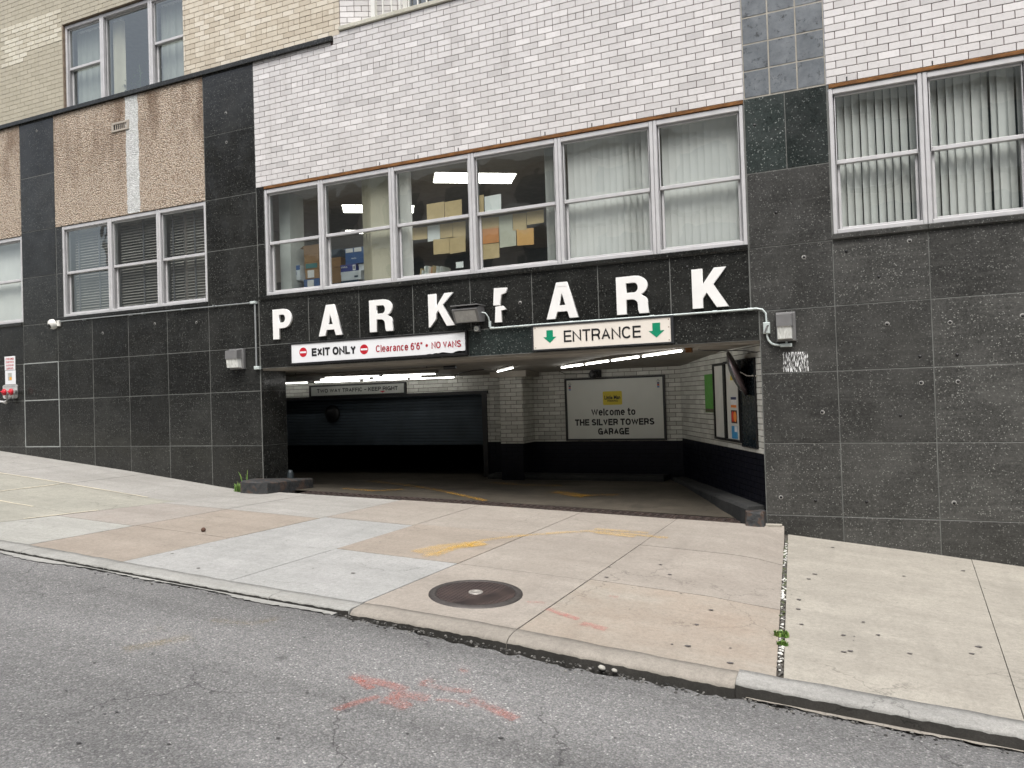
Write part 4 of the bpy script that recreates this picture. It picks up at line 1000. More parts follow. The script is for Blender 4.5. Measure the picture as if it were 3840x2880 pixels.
# ------------------------------------------------------------------ drain grates, manhole, kerb block
gm = MB(); gl, gw_ = .765, .25
gm.box(-gl / 2, gl / 2, -gw_ / 2, -gw_ / 2 + .045, -.03, 0); gm.box(-gl / 2, gl / 2, gw_ / 2 - .045, gw_ / 2, -.03, 0); gm.box(-gl / 2, gl / 2, -.018, .018, -.03, 0)
for i in range(9): gm.box(-gl / 2 + i * (gl - .03) / 8, -gl / 2 + .03 + i * (gl - .03) / 8, -gw_ / 2 + .045, -.018, -.03, -.001); gm.box(-gl / 2 + i * (gl - .03) / 8, -gl / 2 + .03 + i * (gl - .03) / 8, .018, gw_ / 2 - .045, -.03, -.001)
def f_grate(n):
    c = n.ramp(n.noise(14, 6, .7), [(0.3, lin(44, 38, 36)), (0.55, lin(64, 54, 50)), (0.75, lin(92, 70, 60))])
    return n.bsdf(c, 0.75, 0.35, n.bump(n.noise(60, 3), .3, .004))
gme = gm.mesh('drain_grate', mat('rusty_grate', f_grate))
glabs = ['rusty drain grate nearest the kerb block', 'drain grate one place from the kerb block end', 'drain grate two places from the kerb block end', 'drain grate just left of the middle of the trench',
         'drain grate where the yellow lane line ends', 'drain grate two places short of the rusty right end', 'drain grate next to the rusty right end piece', 'reddest drain grate at the right end by the broken kerb']
for i in range(8):
    x = .62 + gl / 2 + i * (gl + .008); z0 = gnd(x - .38, .1); z1 = gnd(x + .38, .1)
    o = inst('drain_grate', gme, None, (x, .162, (z0 + z1) / 2 + .002), (0, math.atan2(z0 - z1, .76), 0))
    tag(o, glabs[i], 'drain grate', 'drain grates across the garage entrance')

mc = Vector((5.29, -3.545)); mz = gnd(mc.x, mc.y)
nx = (gnd(mc.x + .3, mc.y) - gnd(mc.x - .3, mc.y)) / .6; ny = (gnd(mc.x, mc.y + .2) - gnd(mc.x, mc.y - .2)) / .4
upv = Vector((-nx, -ny, 1)).normalized()
mo = empty('manhole_cover', (mc.x, mc.y, mz), label='round dark iron manhole cover set in the tan flag', cat='manhole cover')
def f_iron(n):
    g1 = n.voro(30, 'DISTANCE_TO_EDGE', rnd=0.0)
    c = n.mix(n.ramp(g1, [(0.1, 0), (0.2, 1)]), lin(40, 34, 34), lin(78, 66, 64))
    c = n.mix(n.ramp(n.noise(5, 5), [(0.4, 0), (0.75, .5)]), c, lin(96, 80, 74))
    return n.bsdf(c, 0.55, 0.4, n.bump(n.ramp(g1, [(0.1, 0), (0.22, 1)]), .6, .006))
M_IRON = mat('cast_iron', f_iron); M_IRONR = plain('cast_iron_rim', lin(74, 70, 68), 0.55, 0.4, 0.25, 12)
MB().lathe((mc.x, mc.y, mz), upv, [(.31, .002), (.312, .012), (.335, .012), (.34, .007), (.365, .006), (.37, -.02)], 56).build('frame_ring', M_IRONR, mo)
MB().lathe((mc.x, mc.y, mz), upv, [(.306, -.01), (.306, .009), (.30, .010), (0, .012)], 56, False).build('cover_plate', M_IRON, mo)
MB().lathe((mc.x, mc.y, mz), upv, [(.058, .008), (.055, .018), (.03, .018), (.028, .015), (0, .015)], 28).build('centre_boss', plain('worn_boss', lin(150, 146, 140), 0.5, .3), mo)

def f_block(n):
    c = n.ramp(n.noise(9, 6, .7), [(0.3, lin(22, 23, 25)), (0.52, lin(50, 52, 53)), (0.62, lin(74, 58, 48)), (0.75, lin(72, 74, 74))])
    return n.bsdf(c, .7, 0, n.bump(n.noise(16, 5), .7, .02))
M_BLOCK = mat('chipped_kerb_stone', f_block)
mbx = MB(); rowsb = []
path = [(-.19, -.02), (-.17, -.30), (.0, -.315), (.20, -.305), (.27, -.24), (.29, -.05), (.30, .2), (.31, .5), (.31, .74)]
topz = lambda i: -4.315 - .006 * min(i, 4) - .012 * max(i - 4, 0)
vs = []
for i, (x, y) in enumerate(path):
    fz = gnd(x, y) - .03; j = random.uniform(-.008, .008)
    vs += [(x + j * .5, y + j * .5, fz), (x - .004, y + .008 + j, topz(i) - .018), (x - .02 if i > 3 else x + .012, y + .03 if i < 4 else y, topz(i))]
n_ = len(path); fs = [(i * 3 + k, i * 3 + 3 + k, i * 3 + 4 + k, i * 3 + 1 + k) for i in range(n_ - 1) for k in range(2)]
b0 = len(vs); vs += [(.012, -.006, topz(0)), (.012, .74, topz(8))]
fs += [tuple([i * 3 + 2 for i in range(n_)] + [b0 + 1, b0])]
vs += [(.31, .74, -4.7), (.012, .74, -4.7)]; fs += [((n_ - 1) * 3, b0 + 2, b0 + 3, b0 + 1, (n_ - 1) * 3 + 2)]
mbx.add(vs, fs)
mbx.build('kerb_block', M_BLOCK, org=(0, 0, 0), label='chipped dark stone kerb block at the left foot of the entrance', cat='kerb stone')
# broken kerb end and loose stone at the right jamb
mbx = MB()
prng = [(6.86, -.06), (6.88, -.10), (7.0, -.115), (7.07, -.10), (7.083, .05), (6.98, .25), (6.9, .25)]
vs = [(x + random.uniform(-.012, .012), y, gnd(x, min(y, -.01)) - .03) for x, y in prng] + [(x + .015 + random.uniform(-.02, .02), y + .02, -4.585 + random.uniform(-.03, .02)) for x, y in prng]
k_ = len(prng); mbx.add(vs, [(i, (i + 1) % k_, (i + 1) % k_ + k_, i + k_) for i in range(k_)] + [tuple(range(k_, 2 * k_))])
mbx.build('broken_kerb_end', M_BLOCK, org=(0, 0, 0), label='broken dark kerb end at the right foot of the entrance', cat='kerb stone')
mbx = MB(); mbx.box(7.02, 7.25, -.035, -.006, gnd(7.1, -.03) - .02, gnd(7.1, -.03) + .03, .01)
mbx.build('stone_fragment', FLAG['pale'], label='pale strip of broken stone under the weathered granite corner', cat='stone')
# two white pebbles lying in the gutter
for i, (x, r_) in enumerate(((6.55, .026), (6.63, .02))):
    z = gnd(x, -4.31) + .018
    MB().lathe((x, -4.325, z), (.3, .1, 1), [(0, -r_ * .6), (r_ * .7, -r_ * .4), (r_, 0), (r_ * .7, r_ * .4), (0, r_ * .6)], 10).build('pebble', plain('white_pebble', lin(160, 158, 150), .9), label=('larger white pebble in the gutter', 'smaller white pebble in the gutter, nearer the worn curb stone')[i], cat='pebble', group='pebbles in the gutter')
x, y = 1.715, -2.816
MB().lathe((x, y, gnd(x, y) + .022), (0.1, .2, 1), [(0, -.025), (.018, -.018), (.026, 0), (.018, .018), (0, .026)], 10).build('seed_ball', plain('brown_husk', lin(84, 62, 52), .9), label='small dark brown round husk lying on the tan flag', cat='husk')

# ------------------------------------------------------------------ weeds, gum, joint filler
M_LEAF = mat('weed_leaf', lambda n: n.bsdf(n.ramp(n.rnd(True), [(0, (0.07, 0.15, 0.025, 1)), (0.6, (0.13, 0.25, 0.045, 1)), (1, (0.24, 0.30, 0.08, 1))]), .6))
def blades(cx, cy, n_, hmin, hmax, spread, lean=.6, wd=.006):
    mbx = MB()
    for _ in range(n_):
        a = random.uniform(0, 6.28); r_ = spread * math.sqrt(random.random()); x, y = cx + r_ * math.cos(a), cy + r_ * math.sin(a) * .6
        z = gnd(x, min(y, -.01)); h = random.uniform(hmin, hmax); th = random.uniform(0, 6.28); l = random.uniform(.1, lean) * h
        d = Vector((math.cos(th), math.sin(th), 0)); s_ = Vector((-d.y, d.x, 0)) * wd * random.uniform(.6, 1.3)
        p0 = Vector((x, y, z)); p1 = p0 + d * l * .4 + Vector((0, 0, h * .6)); p2 = p0 + d * l + Vector((0, 0, h * random.uniform(.7, 1)))
        mbx.add([p0 - s_, p0 + s_, p1 + s_ * .9, p1 - s_ * .9, p2], [(0, 1, 2, 3), (3, 2, 4)], True)
    return mbx
wd_ = empty('weed', (-.25, -.2, gnd(-.25, -.2)), label='grassy green weed growing beside the chipped kerb block', cat='weed')
blades(-.27, -.17, 230, .04, .16, .13).build('leaves', M_LEAF, wd_)
mb2 = MB()
for (bx, by, tx, tz, th) in ((-.27, -.14, -.37, .30, .012), (-.27, -.14, -.33, .27, .012), (-.20, -.13, -.185, .33, .012), (-.2, -.13, -.22, .25, .01), (-.25, -.16, -.30, .2, .01)):
    z = gnd(bx, by); pts_ = [Vector((bx + (tx - bx) * t ** 1.5, by, z + tz * (1 - (1 - t) ** 1.6))) for t in (0, .3, .6, .85, 1)]
    for i in range(4):
        w0, w1 = th * (1 - i / 4.3), th * (1 - (i + 1) / 4.3); mb2.add([pts_[i] - Vector((w0, 0, 0)), pts_[i] + Vector((w0, 0, 0)), pts_[i + 1] + Vector((w1, 0, 0)), pts_[i + 1] - Vector((w1, 0, 0))], [(0, 1, 2, 3)], True)
mb2.build('grass_blade', M_LEAF, wd_)
JX = lambda y: 7.29 + .28 * (-y / 4.1)
blades(JX(-3.35), -3.35, 160, .02, .05, .05).build('weed', M_LEAF, label='bright green weed tuft in the joint nearest the kerb', cat='weed', group='weeds in the expansion joint')
blades(JX(-3.5) + .01, -3.52, 90, .015, .04, .035).build('weed', M_LEAF, label='small green tuft just below the largest joint weed', cat='weed', group='weeds in the expansion joint')
M_MOSS = plain('moss', (0.06, 0.075, 0.03, 1), .95, 0, .4, 40)
mbx = MB()
for y in frange(-.25, -2.9, .035):
    if random.random() < .55:
        x = JX(y) + random.uniform(-.012, .012); r_ = random.uniform(.008, .02)
        mbx.lathe((x, y, gnd(x, y) - .006), (0, 0, 1), [(r_, 0), (r_ * .8, r_ * .5), (0, r_ * .7)], 6)
mbx.build('moss', M_MOSS, kind='stuff', label='dull green moss in the upper part of the expansion joint')
mbx = MB(); mbd = MB()
for y in frange(-.15, -4.05, .012):
    x = JX(y) + random.uniform(-.012, .012); r_ = random.uniform(.006, .014)
    (mbx if random.random() < .42 * (1 + math.sin(y * 5)) else mbd).lathe((x, y, gnd(x, y) - .003), (random.uniform(-.4, .4), 0, 1), [(r_, 0), (r_ * .85, r_ * .45), (0, r_ * .6)], 5, False)
mbx.build('joint_chips', plain('pale_chip', lin(206, 206, 200), .9), kind='stuff', label='white chips of old filler in the expansion joint')
mbd.build('joint_gravel', plain('grey_gravel', lin(92, 90, 86), 1.0, 0, .4, 60), kind='stuff', label='grey grit in the expansion joint')
GUM = [(7.572, -2.426), (7.627, -3.035), (8.029, -2.752), (7.909, -3.463), (7.947, -3.424), (8.297, -3.282), (8.669, -3.081), (8.73, -2.908), (7.902, -3.125), (7.581, -2.68), (8.12, -2.997), (7.61, -1.756), (7.649, -1.559), (8.37, -1.178), (7.764, -.377), (8.891, -.615), (6.387, -2.047), (6.528, -2.323), (6.066, -2.645), (5.996, -2.333), (6.965, -3.439), (6.986, -3.859), (7.005, -3.081), (7.275, -4.004), (7.232, -1.368), (7.163, -.94), (2.236, -3.694), (2.834, -3.953), (-2.826, -.953), (-2.857, -1.153), (4.09, -3.475)]
for _ in range(170): GUM.append((random.uniform(-5, 10), random.uniform(-.3, -4.0)))
mbx = MB()
for _ in range(520):
    x = random.uniform(-4, 11) if random.random() < .4 else random.uniform(4.4, 8.5); y = -4.31 - abs(random.gauss(0, .05)); r_ = random.uniform(.004, .012)
    mbx.lathe((x, y, gnd(x, y) - .001), (random.uniform(-.4, .4), random.uniform(-.4, .4), 1), [(r_, 0), (r_ * .8, r_ * .5), (0, r_ * .7)], 5, False)
mbx.build('gutter_grit', mat('mixed_grit', lambda n: n.bsdf(n.ramp(n.rnd(True), [(0, (.02, .02, .019, 1)), (.7, (.07, .068, .062, 1)), (1, (.20, .195, .18, 1))]), .95)), kind='stuff', label='loose grit and crumbs of stone along the gutter')
M_GUM = plain('trodden_gum', lin(92, 88, 86), .9, 0, .3, 50)
mbx = MB()
for i, (x, y) in enumerate(GUM):
    r_ = random.uniform(.013, .023) if i < 31 else random.uniform(.004, .010); k = 9; z = gnd(x, y) + .0045
    mbx.add([(x + r_ * math.cos(6.283 * j / k) * random.uniform(.75, 1.2), y + r_ * .8 * math.sin(6.283 * j / k) * random.uniform(.75, 1.2), z) for j in range(k)], [tuple(range(k))])
mbx.build('gum_spots', M_GUM, kind='stuff', label='dark trodden gum spots scattered over the sidewalk')
mbx = MB()
for (x, y) in [(4.104, -5.525), (3.935, -5.785), (4.587, -5.521), (4.167, -6.13), (4.588, -6.229), (4.618, -6.187), (5.103, -6.301), (4.561, -6.35), (5.486, -6.009), (5.271, -5.534), (5.979, -5.654), (6.388, -5.456)] + [(random.uniform(2, 9), random.uniform(-4.5, -6.5)) for _ in range(7)]:
    r_ = random.uniform(.006, .015); k = 8; z = gnd(x, y) + .005
    mbx.add([(x + r_ * math.cos(6.283 * j / k) * random.uniform(.6, 1.3), y + r_ * .7 * math.sin(6.283 * j / k) * random.uniform(.6, 1.3), z) for j in range(k)], [tuple(range(k))])
mbx.build('tar_spots', plain('worn_tar', lin(62, 62, 62), .8), kind='stuff', label='small dark tar spots on the asphalt')

# ------------------------------------------------------------------ paint on the ground
def ribbon(pts, wd, material, name, dz=.005, parent=None, **kw):
    P = [Vector((x, y)) for x, y in pts]; out = []; wd = wd * 1.35
    for i in range(len(P) - 1):
        n_ = max(2, int((P[i + 1] - P[i]).length / .06))
        out += [P[i].lerp(P[i + 1], j / n_) for j in range(n_)]
    out.append(P[-1]); vs = []; uv = []
    for i, p in enumerate(out):
        d = (out[min(i + 1, len(out) - 1)] - out[max(i - 1, 0)]).normalized(); nn = Vector((-d.y, d.x)) * wd / 2
        for s_, v in ((-1, 0), (1, 1)):
            q = p + nn * s_; vs.append((q.x, q.y, gnd(q.x, q.y) + dz)); uv.append((i / len(out), v))
    mbx = MB(); mbx.add(vs, [(2 * i, 2 * i + 2, 2 * i + 3, 2 * i + 1) for i in range(len(out) - 1)]); mbx.uv = uv
    return mbx.build(name, material, parent, **kw)
t = empty('paint_arrow', (5.2, -1.4, gnd(5.2, -1.4)), label='worn yellow painted arrow across the driveway flags', cat='painted arrow')
ribbon([(4.33, -2.72), (4.40, -2.3), (4.55, -1.85), (4.80, -1.52), (5.05, -1.28), (5.36, -1.03), (5.70, -.99), (6.22, -1.005)], .09, M_YEL, 'arrow_shaft', parent=t)
ribbon([(4.20, -2.62), (4.30, -2.3), (4.52, -2.05), (4.62, -2.12)], .22, M_YEL, 'arrow_tail', .006, t)
ribbon([(4.40, -2.66), (4.44, -2.3), (4.62, -2.0)], .12, M_YEL, 'arrow_tail', .007, t)
ribbon([(5.40, -.90), (5.7, -.88), (5.98, -.86)], .11, M_YEL, 'arrow_head', .006, t)
ribbon([(5.45, -1.08), (5.7, -1.09), (5.9, -1.1)], .08, M_YEL, 'arrow_head', .007, t)
for pts_, wd, lab in (([(5.73, -3.56), (5.86, -3.52)], .06, 'faint red spray dash right of the manhole cover'), ([(5.92, -3.63), (6.06, -3.69), (6.194, -3.738)], .07, 'red spray dash on the orange flag below the joint'),
                      ([(6.24, -3.795), (6.326, -3.815), (6.43, -3.828)], .09, 'broader red spray dash nearest the kerb'), ([(6.235, -3.126), (6.31, -3.118)], .05, 'small red spray spot in the middle of the orange flag')):
    ribbon(pts_, wd, M_RED, 'spray_mark', label=lab, cat='paint mark', group='red spray marks on the sidewalk')
t = empty('spray_mark', (5.85, -5.25, gnd(5.85, -5.25)), label='large orange-red spray scrawl on the asphalt', cat='paint mark')
for pts_, wd in (([(5.332, -5.226), (5.522, -5.216), (5.705, -5.222)], .10), ([(5.369, -5.234), (5.533, -5.311)], .07), ([(5.531, -5.64), (5.578, -5.486), (5.63, -5.376)], .06), ([(5.664, -5.401), (5.741, -5.389), (5.834, -5.411)], .12),
                 ([(5.694, -5.297), (5.776, -5.262), (5.865, -5.25)], .13), ([(5.757, -5.024), (5.745, -5.12), (5.887, -5.098), (6.022, -5.051)], .07), ([(6.055, -5.137), (6.206, -5.179), (6.373, -5.234)], .09), ([(5.906, -5.252), (5.995, -5.213), (6.102, -5.228)], .04), ([(5.66, -5.33), (5.72, -5.31)], .12)):
    ribbon(pts_, wd, M_ORANGE, 'spray_stroke', random.uniform(.005, .009), t)
ribbon([(5.81, -4.808), (5.87, -4.79)], .05, M_ORANGE, 'spray_mark', label='small orange-red spray dot near the kerb', cat='paint mark')
t = empty('paint_mark', (4.0, -5.1, gnd(4.0, -5.1)), label='faded yellow paint scrawl on the asphalt up the street', cat='paint mark')
for pts_, wd in (([(3.90, -5.56), (3.98, -5.386), (4.06, -5.19)], .14), ([(3.69, -5.265), (3.769, -5.147)], .10), ([(3.909, -4.873), (4.212, -4.793), (4.28, -4.60)], .10)): ribbon(pts_, wd, M_YELR, 'paint_stroke', .006, t)
ribbon([(.378, 2.089), (1.142, 1.749), (1.799, 1.405), (2.314, 1.109), (2.79, .801), (3.487, .335)], .11, M_YELD, 'lane_line', label='yellow lane line curving into the garage', cat='lane line')
t = empty('floor_arrow', (4.5, 1.1, gnd(4.5, 1.1)), label='yellow floor arrow right of the lane line', cat='painted arrow')
ribbon([(4.05, 1.45), (4.35, 1.25), (4.62, 1.15)], .26, M_YELD, 'arrow_head', .006, t); ribbon([(4.5, 1.2), (4.85, 1.34), (5.0, 1.42)], .1, M_YELD, 'arrow_shaft', .005, t)
ribbon([(.842, .766), (1.474, .706), (1.76, 1.03)], .12, M_YELD, 'floor_arrow', label='yellow floor arrow left of the lane line', cat='painted arrow')
ribbon([(2.6, 2.3), (3.3, 2.05), (3.9, 2.1)], .10, M_YELD, 'floor_mark', label='dim yellow floor mark at the back of the garage', cat='paint mark')

# ------------------------------------------------------------------ letters P A R K on the fascia
M_LET = plain('white_letter_face', lin(232, 232, 230), .45, 0, .05, 5)
s_ = .27
GL = {
 'P': ([[(0, 0), (s_, 0), (s_, .36), (.45, .36)] + arc(.45, .68, .33, .32, -90, 90) + [(0, 1)]], [[(s_, .55), (s_, .81), (.42, .81)] + arc(.42, .68, .10, .13, 90, -90)]),
 'A': ([[(0, 0), (.265, 0), (.325, .19), (.615, .19), (.675, 0), (.94, 0), (.625, 1), (.315, 1)]], [[(.375, .365), (.47, .70), (.565, .365)]]),
 'R': ([[(0, 0), (s_, 0), (s_, .385), (.36, .385)] + arc(.40, .25, .17, .135, 90, 0, 5) + [(.575, .10), (.605, 0), (.875, 0), (.845, .10), (.835, .27)] + arc(.64, .30, .20, .18, 0, 70, 4) + arc(.52, .735, .325, .265, -62, 90, 10) + [(0, 1)]], [[(s_, .565), (s_, .82), (.48, .82)] + arc(.48, .6925, .105, .1275, 90, -90)]),
 'K': ([[(0, 0), (s_, 0), (s_, .25), (.365, .385), (.60, 0), (.90, 0), (.535, .59), (.86, 1), (.565, 1), (s_, .60), (s_, 1), (0, 1)]], []),
 'K_broken': ([[(0, 0), (.06, .01), (s_, .25), (s_, .40), (.34, .50), (.62, .01), (.90, .02), (.50, .66), (.86, 1), (.565, 1), (s_, .60), (s_, 1), (0, 1)]], []),
 'P_broken': ([[(-.02, .5), (.20, .49), (.255, .80), (.40, .84), (.43, .985), (.02, 1)], [(.02, 0), (.25, .0), (.235, .34), (.40, .36), (.28, .47), (.05, .46)]], []),
}
def letter(ch, x0, z0, h, label, parts=None, y=-.012, t=.028):
    outs, holes = GL[ch]
    cu = bpy.data.curves.new('letter', 'CURVE'); cu.dimensions = '2D'; cu.fill_mode = 'BOTH'; cu.extrude = t / 2; cu.bevel_depth = .003; cu.bevel_resolution = 1; cu.offset = -.003
    for poly in outs + holes:
        sp = cu.splines.new('POLY'); sp.points.add(len(poly) - 1); sp.use_cyclic_u = True
        for p, (x, z) in zip(sp.points, poly): p.co = (x * h, z * h, 0, 1)
    tmp = bpy.data.objects.new('letter', cu); COL.objects.link(tmp)
    me = bpy.data.meshes.new_from_object(tmp.evaluated_get(bpy.context.evaluated_depsgraph_get())); me.name = 'letter'
    bpy.data.objects.remove(tmp); bpy.data.curves.remove(cu)
    for v in me.vertices: v.co = (v.co.x, -v.co.z - t / 2, v.co.y)
    me.materials.clear(); me.materials.append(M_LET)
    o = bpy.data.objects.new('sign_letter', me); COL.objects.link(o); o.location = (x0, y, z0)
    return tag(o, label, 'sign letter', 'white letters on the granite fascia')
LH = .438
letter('P', .282, -2.278, LH, 'whole white letter P at the left end of the fascia')
letter('A', 1.106, -2.282, LH, 'white letter A above the words EXIT ONLY')
letter('R', 1.972, -2.28, LH, 'white letter R above the word Clearance')
letter('K_broken', 2.907, -2.276, LH, 'white letter K with a chipped stem, left of the floodlight')
letter('P_broken', 3.868, -2.276, LH, 'broken white letter P missing its bowl, right of the floodlight')
la = letter('A', 4.583, -2.288, LH + .008, 'white letter A with a cracked peeling top, above the word ENTRANCE')
mbx = MB(); mbx.prism([(4.735, -1.89), (4.86, -1.90), (4.862, -1.855), (4.84, -1.842), (4.74, -1.846)], -.046, -.0415); mbx.build('peeling_film', M_LET, la, org=(4.583, -.012, -2.288))
letter('R', 5.482, -2.298, LH + .01, 'white letter R near the right end of the ENTRANCE sign')
letter('K', 6.374, -2.292, LH + .01, 'white letter K nearest the tiled pier')

# ------------------------------------------------------------------ exterior signs
M_SW = plain('sign_white', lin(224, 226, 228), .4, 0, .04, 3); M_SC = plain('sign_cream', lin(224, 218, 208), .45, 0, .08, 3)
M_TBLK = plain('sign_black', lin(20, 20, 22), .5); M_TRED = plain('sign_red', lin(186, 22, 40), .45); M_TDRED = plain('sign_dark_red', lin(160, 24, 44), .45); M_TGRN = plain('sign_green', lin(0, 134, 98), .45)
ex = empty('exit_sign', (2.03, -.05, -2.64), label='long white EXIT ONLY sign with red no-entry discs and torn lower edge', cat='sign')
f = MB(); f.box(.60, 3.475, -.062, -.004, -2.372, -2.35, .003); f.box(.60, 3.475, -.062, -.004, -2.668, -2.64, .003); f.box(.60, .622, -.062, -.004, -2.64, -2.372); f.box(3.452, 3.475, -.062, -.004, -2.64, -2.372); f.build('frame', M_BLACK, ex)
mbx = MB(); xs_ = [.622] + frange(2.85, 3.452, .05); bot = [-2.64, -2.632, -2.624, -2.63, -2.618, -2.622, -2.612, -2.618, -2.626, -2.632, -2.614, -2.606, -2.61, -2.604]
while len(bot) < len(xs_): bot.append(-2.60)
mbx.add([(x, -.052, b) for x, b in zip(xs_, bot)] + [(x, -.052, -2.372) for x in xs_] + [(x, -.03, b) for x, b in zip(xs_, bot)], [(i, i + 1, i + 1 + len(xs_), i + len(xs_)) for i in range(len(xs_) - 1)] + [(i + 1, i, i + 2 * len(xs_), i + 1 + 2 * len(xs_)) for i in range(len(xs_) - 1)])
mbx.build('face_panel', M_SW, ex); MB().quad((.622, -.02, -2.64), (3.452, -.02, -2.64), (3.452, -.02, -2.372), (.622, -.02, -2.372)).build('backing', M_BLACK, ex)
for cx, cz in ((.832, -2.493), (1.879, -2.508)):
    mbx = MB(); mbx.prism([(cx + .068 * math.cos(6.2832 * i / 32), cz + .068 * math.sin(6.2832 * i / 32)) for i in range(32)], -.0535, -.0515); d_ = mbx.build('no_entry_disc', M_TRED, ex)
    MB().box(cx - .055, cx + .055, -.0550, -.0536, cz - .013, cz + .013).build('white_bar', M_SW, d_)
sign_text('EXIT ONLY', .985, 1.745, -2.559, .114, -.0545, M_TBLK, ex, .245, .08)
sign_text('Clearance 6\'6"', 2.072, 2.81, -2.56, .096, -.0545, M_TDRED, ex, .165)
mbx = MB(); mbx.prism([(2.874 + .019 * math.cos(6.2832 * i / 16), -2.512 + .019 * math.sin(6.2832 * i / 16)) for i in range(16)], -.0545, -.0515); mbx.build('bullet', M_TDRED, ex)
sign_text('NO VANS', 2.947, 3.388, -2.559, .090, -.0545, M_TDRED, ex, .18)
en = empty('entrance_sign', (5.27, -.05, -2.65), label='cream ENTRANCE sign with two green down arrows', cat='sign')
f = MB(); f.box(4.385, 6.15, -.062, -.004, -2.368, -2.347, .003); f.box(4.385, 6.15, -.062, -.004, -2.672, -2.652, .003); f.box(4.385, 4.406, -.062, -.004, -2.652, -2.368); f.box(6.12, 6.15, -.062, -.004, -2.652, -2.368); f.build('frame', M_STEEL, en)
MB().quad((4.406, -.052, -2.652), (6.12, -.052, -2.652), (6.12, -.052, -2.368), (4.406, -.052, -2.368)).build('face_panel', M_SC, en)
for cx, k in ((4.623, .92), (5.951, 1.0)):
    w_, h_ = .092 * k, .17 * k; zt_ = -2.423
    mbx = MB(); mbx.prism([(cx, zt_ - h_), (cx + w_, zt_ - h_ * .53), (cx + w_ * .5, zt_ - h_ * .53), (cx + w_ * .5, zt_), (cx - w_ * .5, zt_), (cx - w_ * .5, zt_ - h_ * .53), (cx - w_, zt_ - h_ * .53)], -.0545, -.0515); mbx.build('down_arrow', M_TGRN, en)
sign_text('ENTRANCE', 4.807, 5.767, -2.582, .142, -.0545, M_TBLK, en, .15)
for x, z in ((4.43, -2.39), (6.095, -2.39), (6.095, -2.48), (4.43, -2.63), (6.095, -2.63)): MB().lathe((x, -.052, z), (0, -1, 0), [(.006, 0), (.004, .004), (0, .005)], 8).build('rivet', M_RUST, en)

# ------------------------------------------------------------------ lamps, camera, conduits on the facade
def lens_mat(n):
    return n.bsdf(n.ramp(n.noise(60, 2, vec=n.scaled((1, 1, .2))), [(0.3, lin(186, 188, 182)), (0.7, lin(232, 234, 230))]), .3)
M_LENS = mat('ribbed_lamp_lens', lens_mat)
def wall_lamp(x0, x1, z0, z1, label):
    t = empty('wall_lamp', ((x0 + x1) / 2, -.003, z0), label=label, cat='wall lamp', group='box lamps on the granite wall')
    MB().box(x0, x1, -.055, -.005, z0, z1, .008).build('back_box', M_GREYMETAL, t)
    zm = z0 + (z1 - z0) * .50
    mbx = MB(); mbx.add([(x0 + .006, -.055, z1 - .012), (x1 - .028, -.055, z1 - .012), (x1 - .03, -.15, z1 - .03), (x0 + .012, -.15, z1 - .03), (x0 + .006, -.055, zm), (x1 - .028, -.055, zm), (x1 - .03, -.155, zm), (x0 + .012, -.155, zm)],
                        [(0, 1, 2, 3), (3, 2, 6, 7), (0, 3, 7, 4), (1, 5, 6, 2), (4, 7, 6, 5)]); mbx.build('hood', M_GREYMETAL, t)
    mbx = MB(); a, b = x0 + .018, x1 - .036
    mbx.add([(a, -.055, zm), (b, -.055, zm), (b, -.145, zm), (a, -.145, zm), (a, -.055, z0 + .02), (b, -.055, z0 + .02), (b, -.125, z0 + .025), (a, -.125, z0 + .025)], [(3, 2, 6, 7), (0, 3, 7, 4), (1, 5, 6, 2), (4, 7, 6, 5)]); mbx.build('lens', M_LENS, t)
wall_lamp(7.27, 7.47, -2.72, -2.405, 'grey wall lamp right of the entrance, above the white smears')
wall_lamp(-.555, -.285, -2.68, -2.375, 'grey wall lamp left of the entrance')
fl = empty('floodlight', (3.53, -.01, -2.26), label='wide grey floodlight mounted between the two broken letters', cat='floodlight')
mbx = MB(); x0, x1 = 3.36, 3.72; prof = [(-.008, -2.045), (-.19, -2.065), (-.235, -2.10), (-.225, -2.115), (-.15, -2.262), (-.008, -2.245)]
k_ = len(prof); mbx.add([(x0, y, z) for y, z in prof] + [(x1, y, z) for y, z in prof], [(i, i + k_, (i + 1) % k_ + k_, (i + 1) % k_) for i in range(k_)] + [tuple(range(k_))[::-1], tuple(range(k_, 2 * k_))]); mbx.build('housing', M_GREYMETAL, fl)
mbx = MB(); mbx.quad((x0 + .03, -.229, -2.118), (x1 - .03, -.229, -2.118), (x1 - .03, -.160, -2.252), (x0 + .03, -.160, -2.252)); mbx.build('lens', plain('dusty_glass', lin(168, 168, 164), .25), fl)
mbx = MB(); mbx.box(x0 - .012, x1 + .012, -.245, -.01, -2.052, -2.04); mbx.build('visor', M_GREYMETAL, fl)
M_COND = plain('white_conduit', lin(196, 206, 204), .4, .1, .08)
MB().tube([(3.722, -.10, -2.14), (3.77, -.09, -2.15), (3.795, -.06, -2.20), (3.80, -.035, -2.27)], .009, 8).build('flex_cable', M_COND, fl)
pj = empty('photocell', (3.61, -.02, -2.34), label='small round photocell under the floodlight', cat='sensor')
MB().box(3.57, 3.65, -.035, -.004, -2.375, -2.295, .006).build('box', M_GREYMETAL, pj); MB().lathe((3.61, -.035, -2.335), (0, -1, 0), [(.034, 0), (.034, .012), (.02, .014), (.018, .006), (0, .006)], 20).build('lens', M_LENS, pj)
cn = empty('conduit', (5.4, -.03, -2.335), label='pale conduit running from the floodlight over the ENTRANCE sign to the wall lamp', cat='conduit')
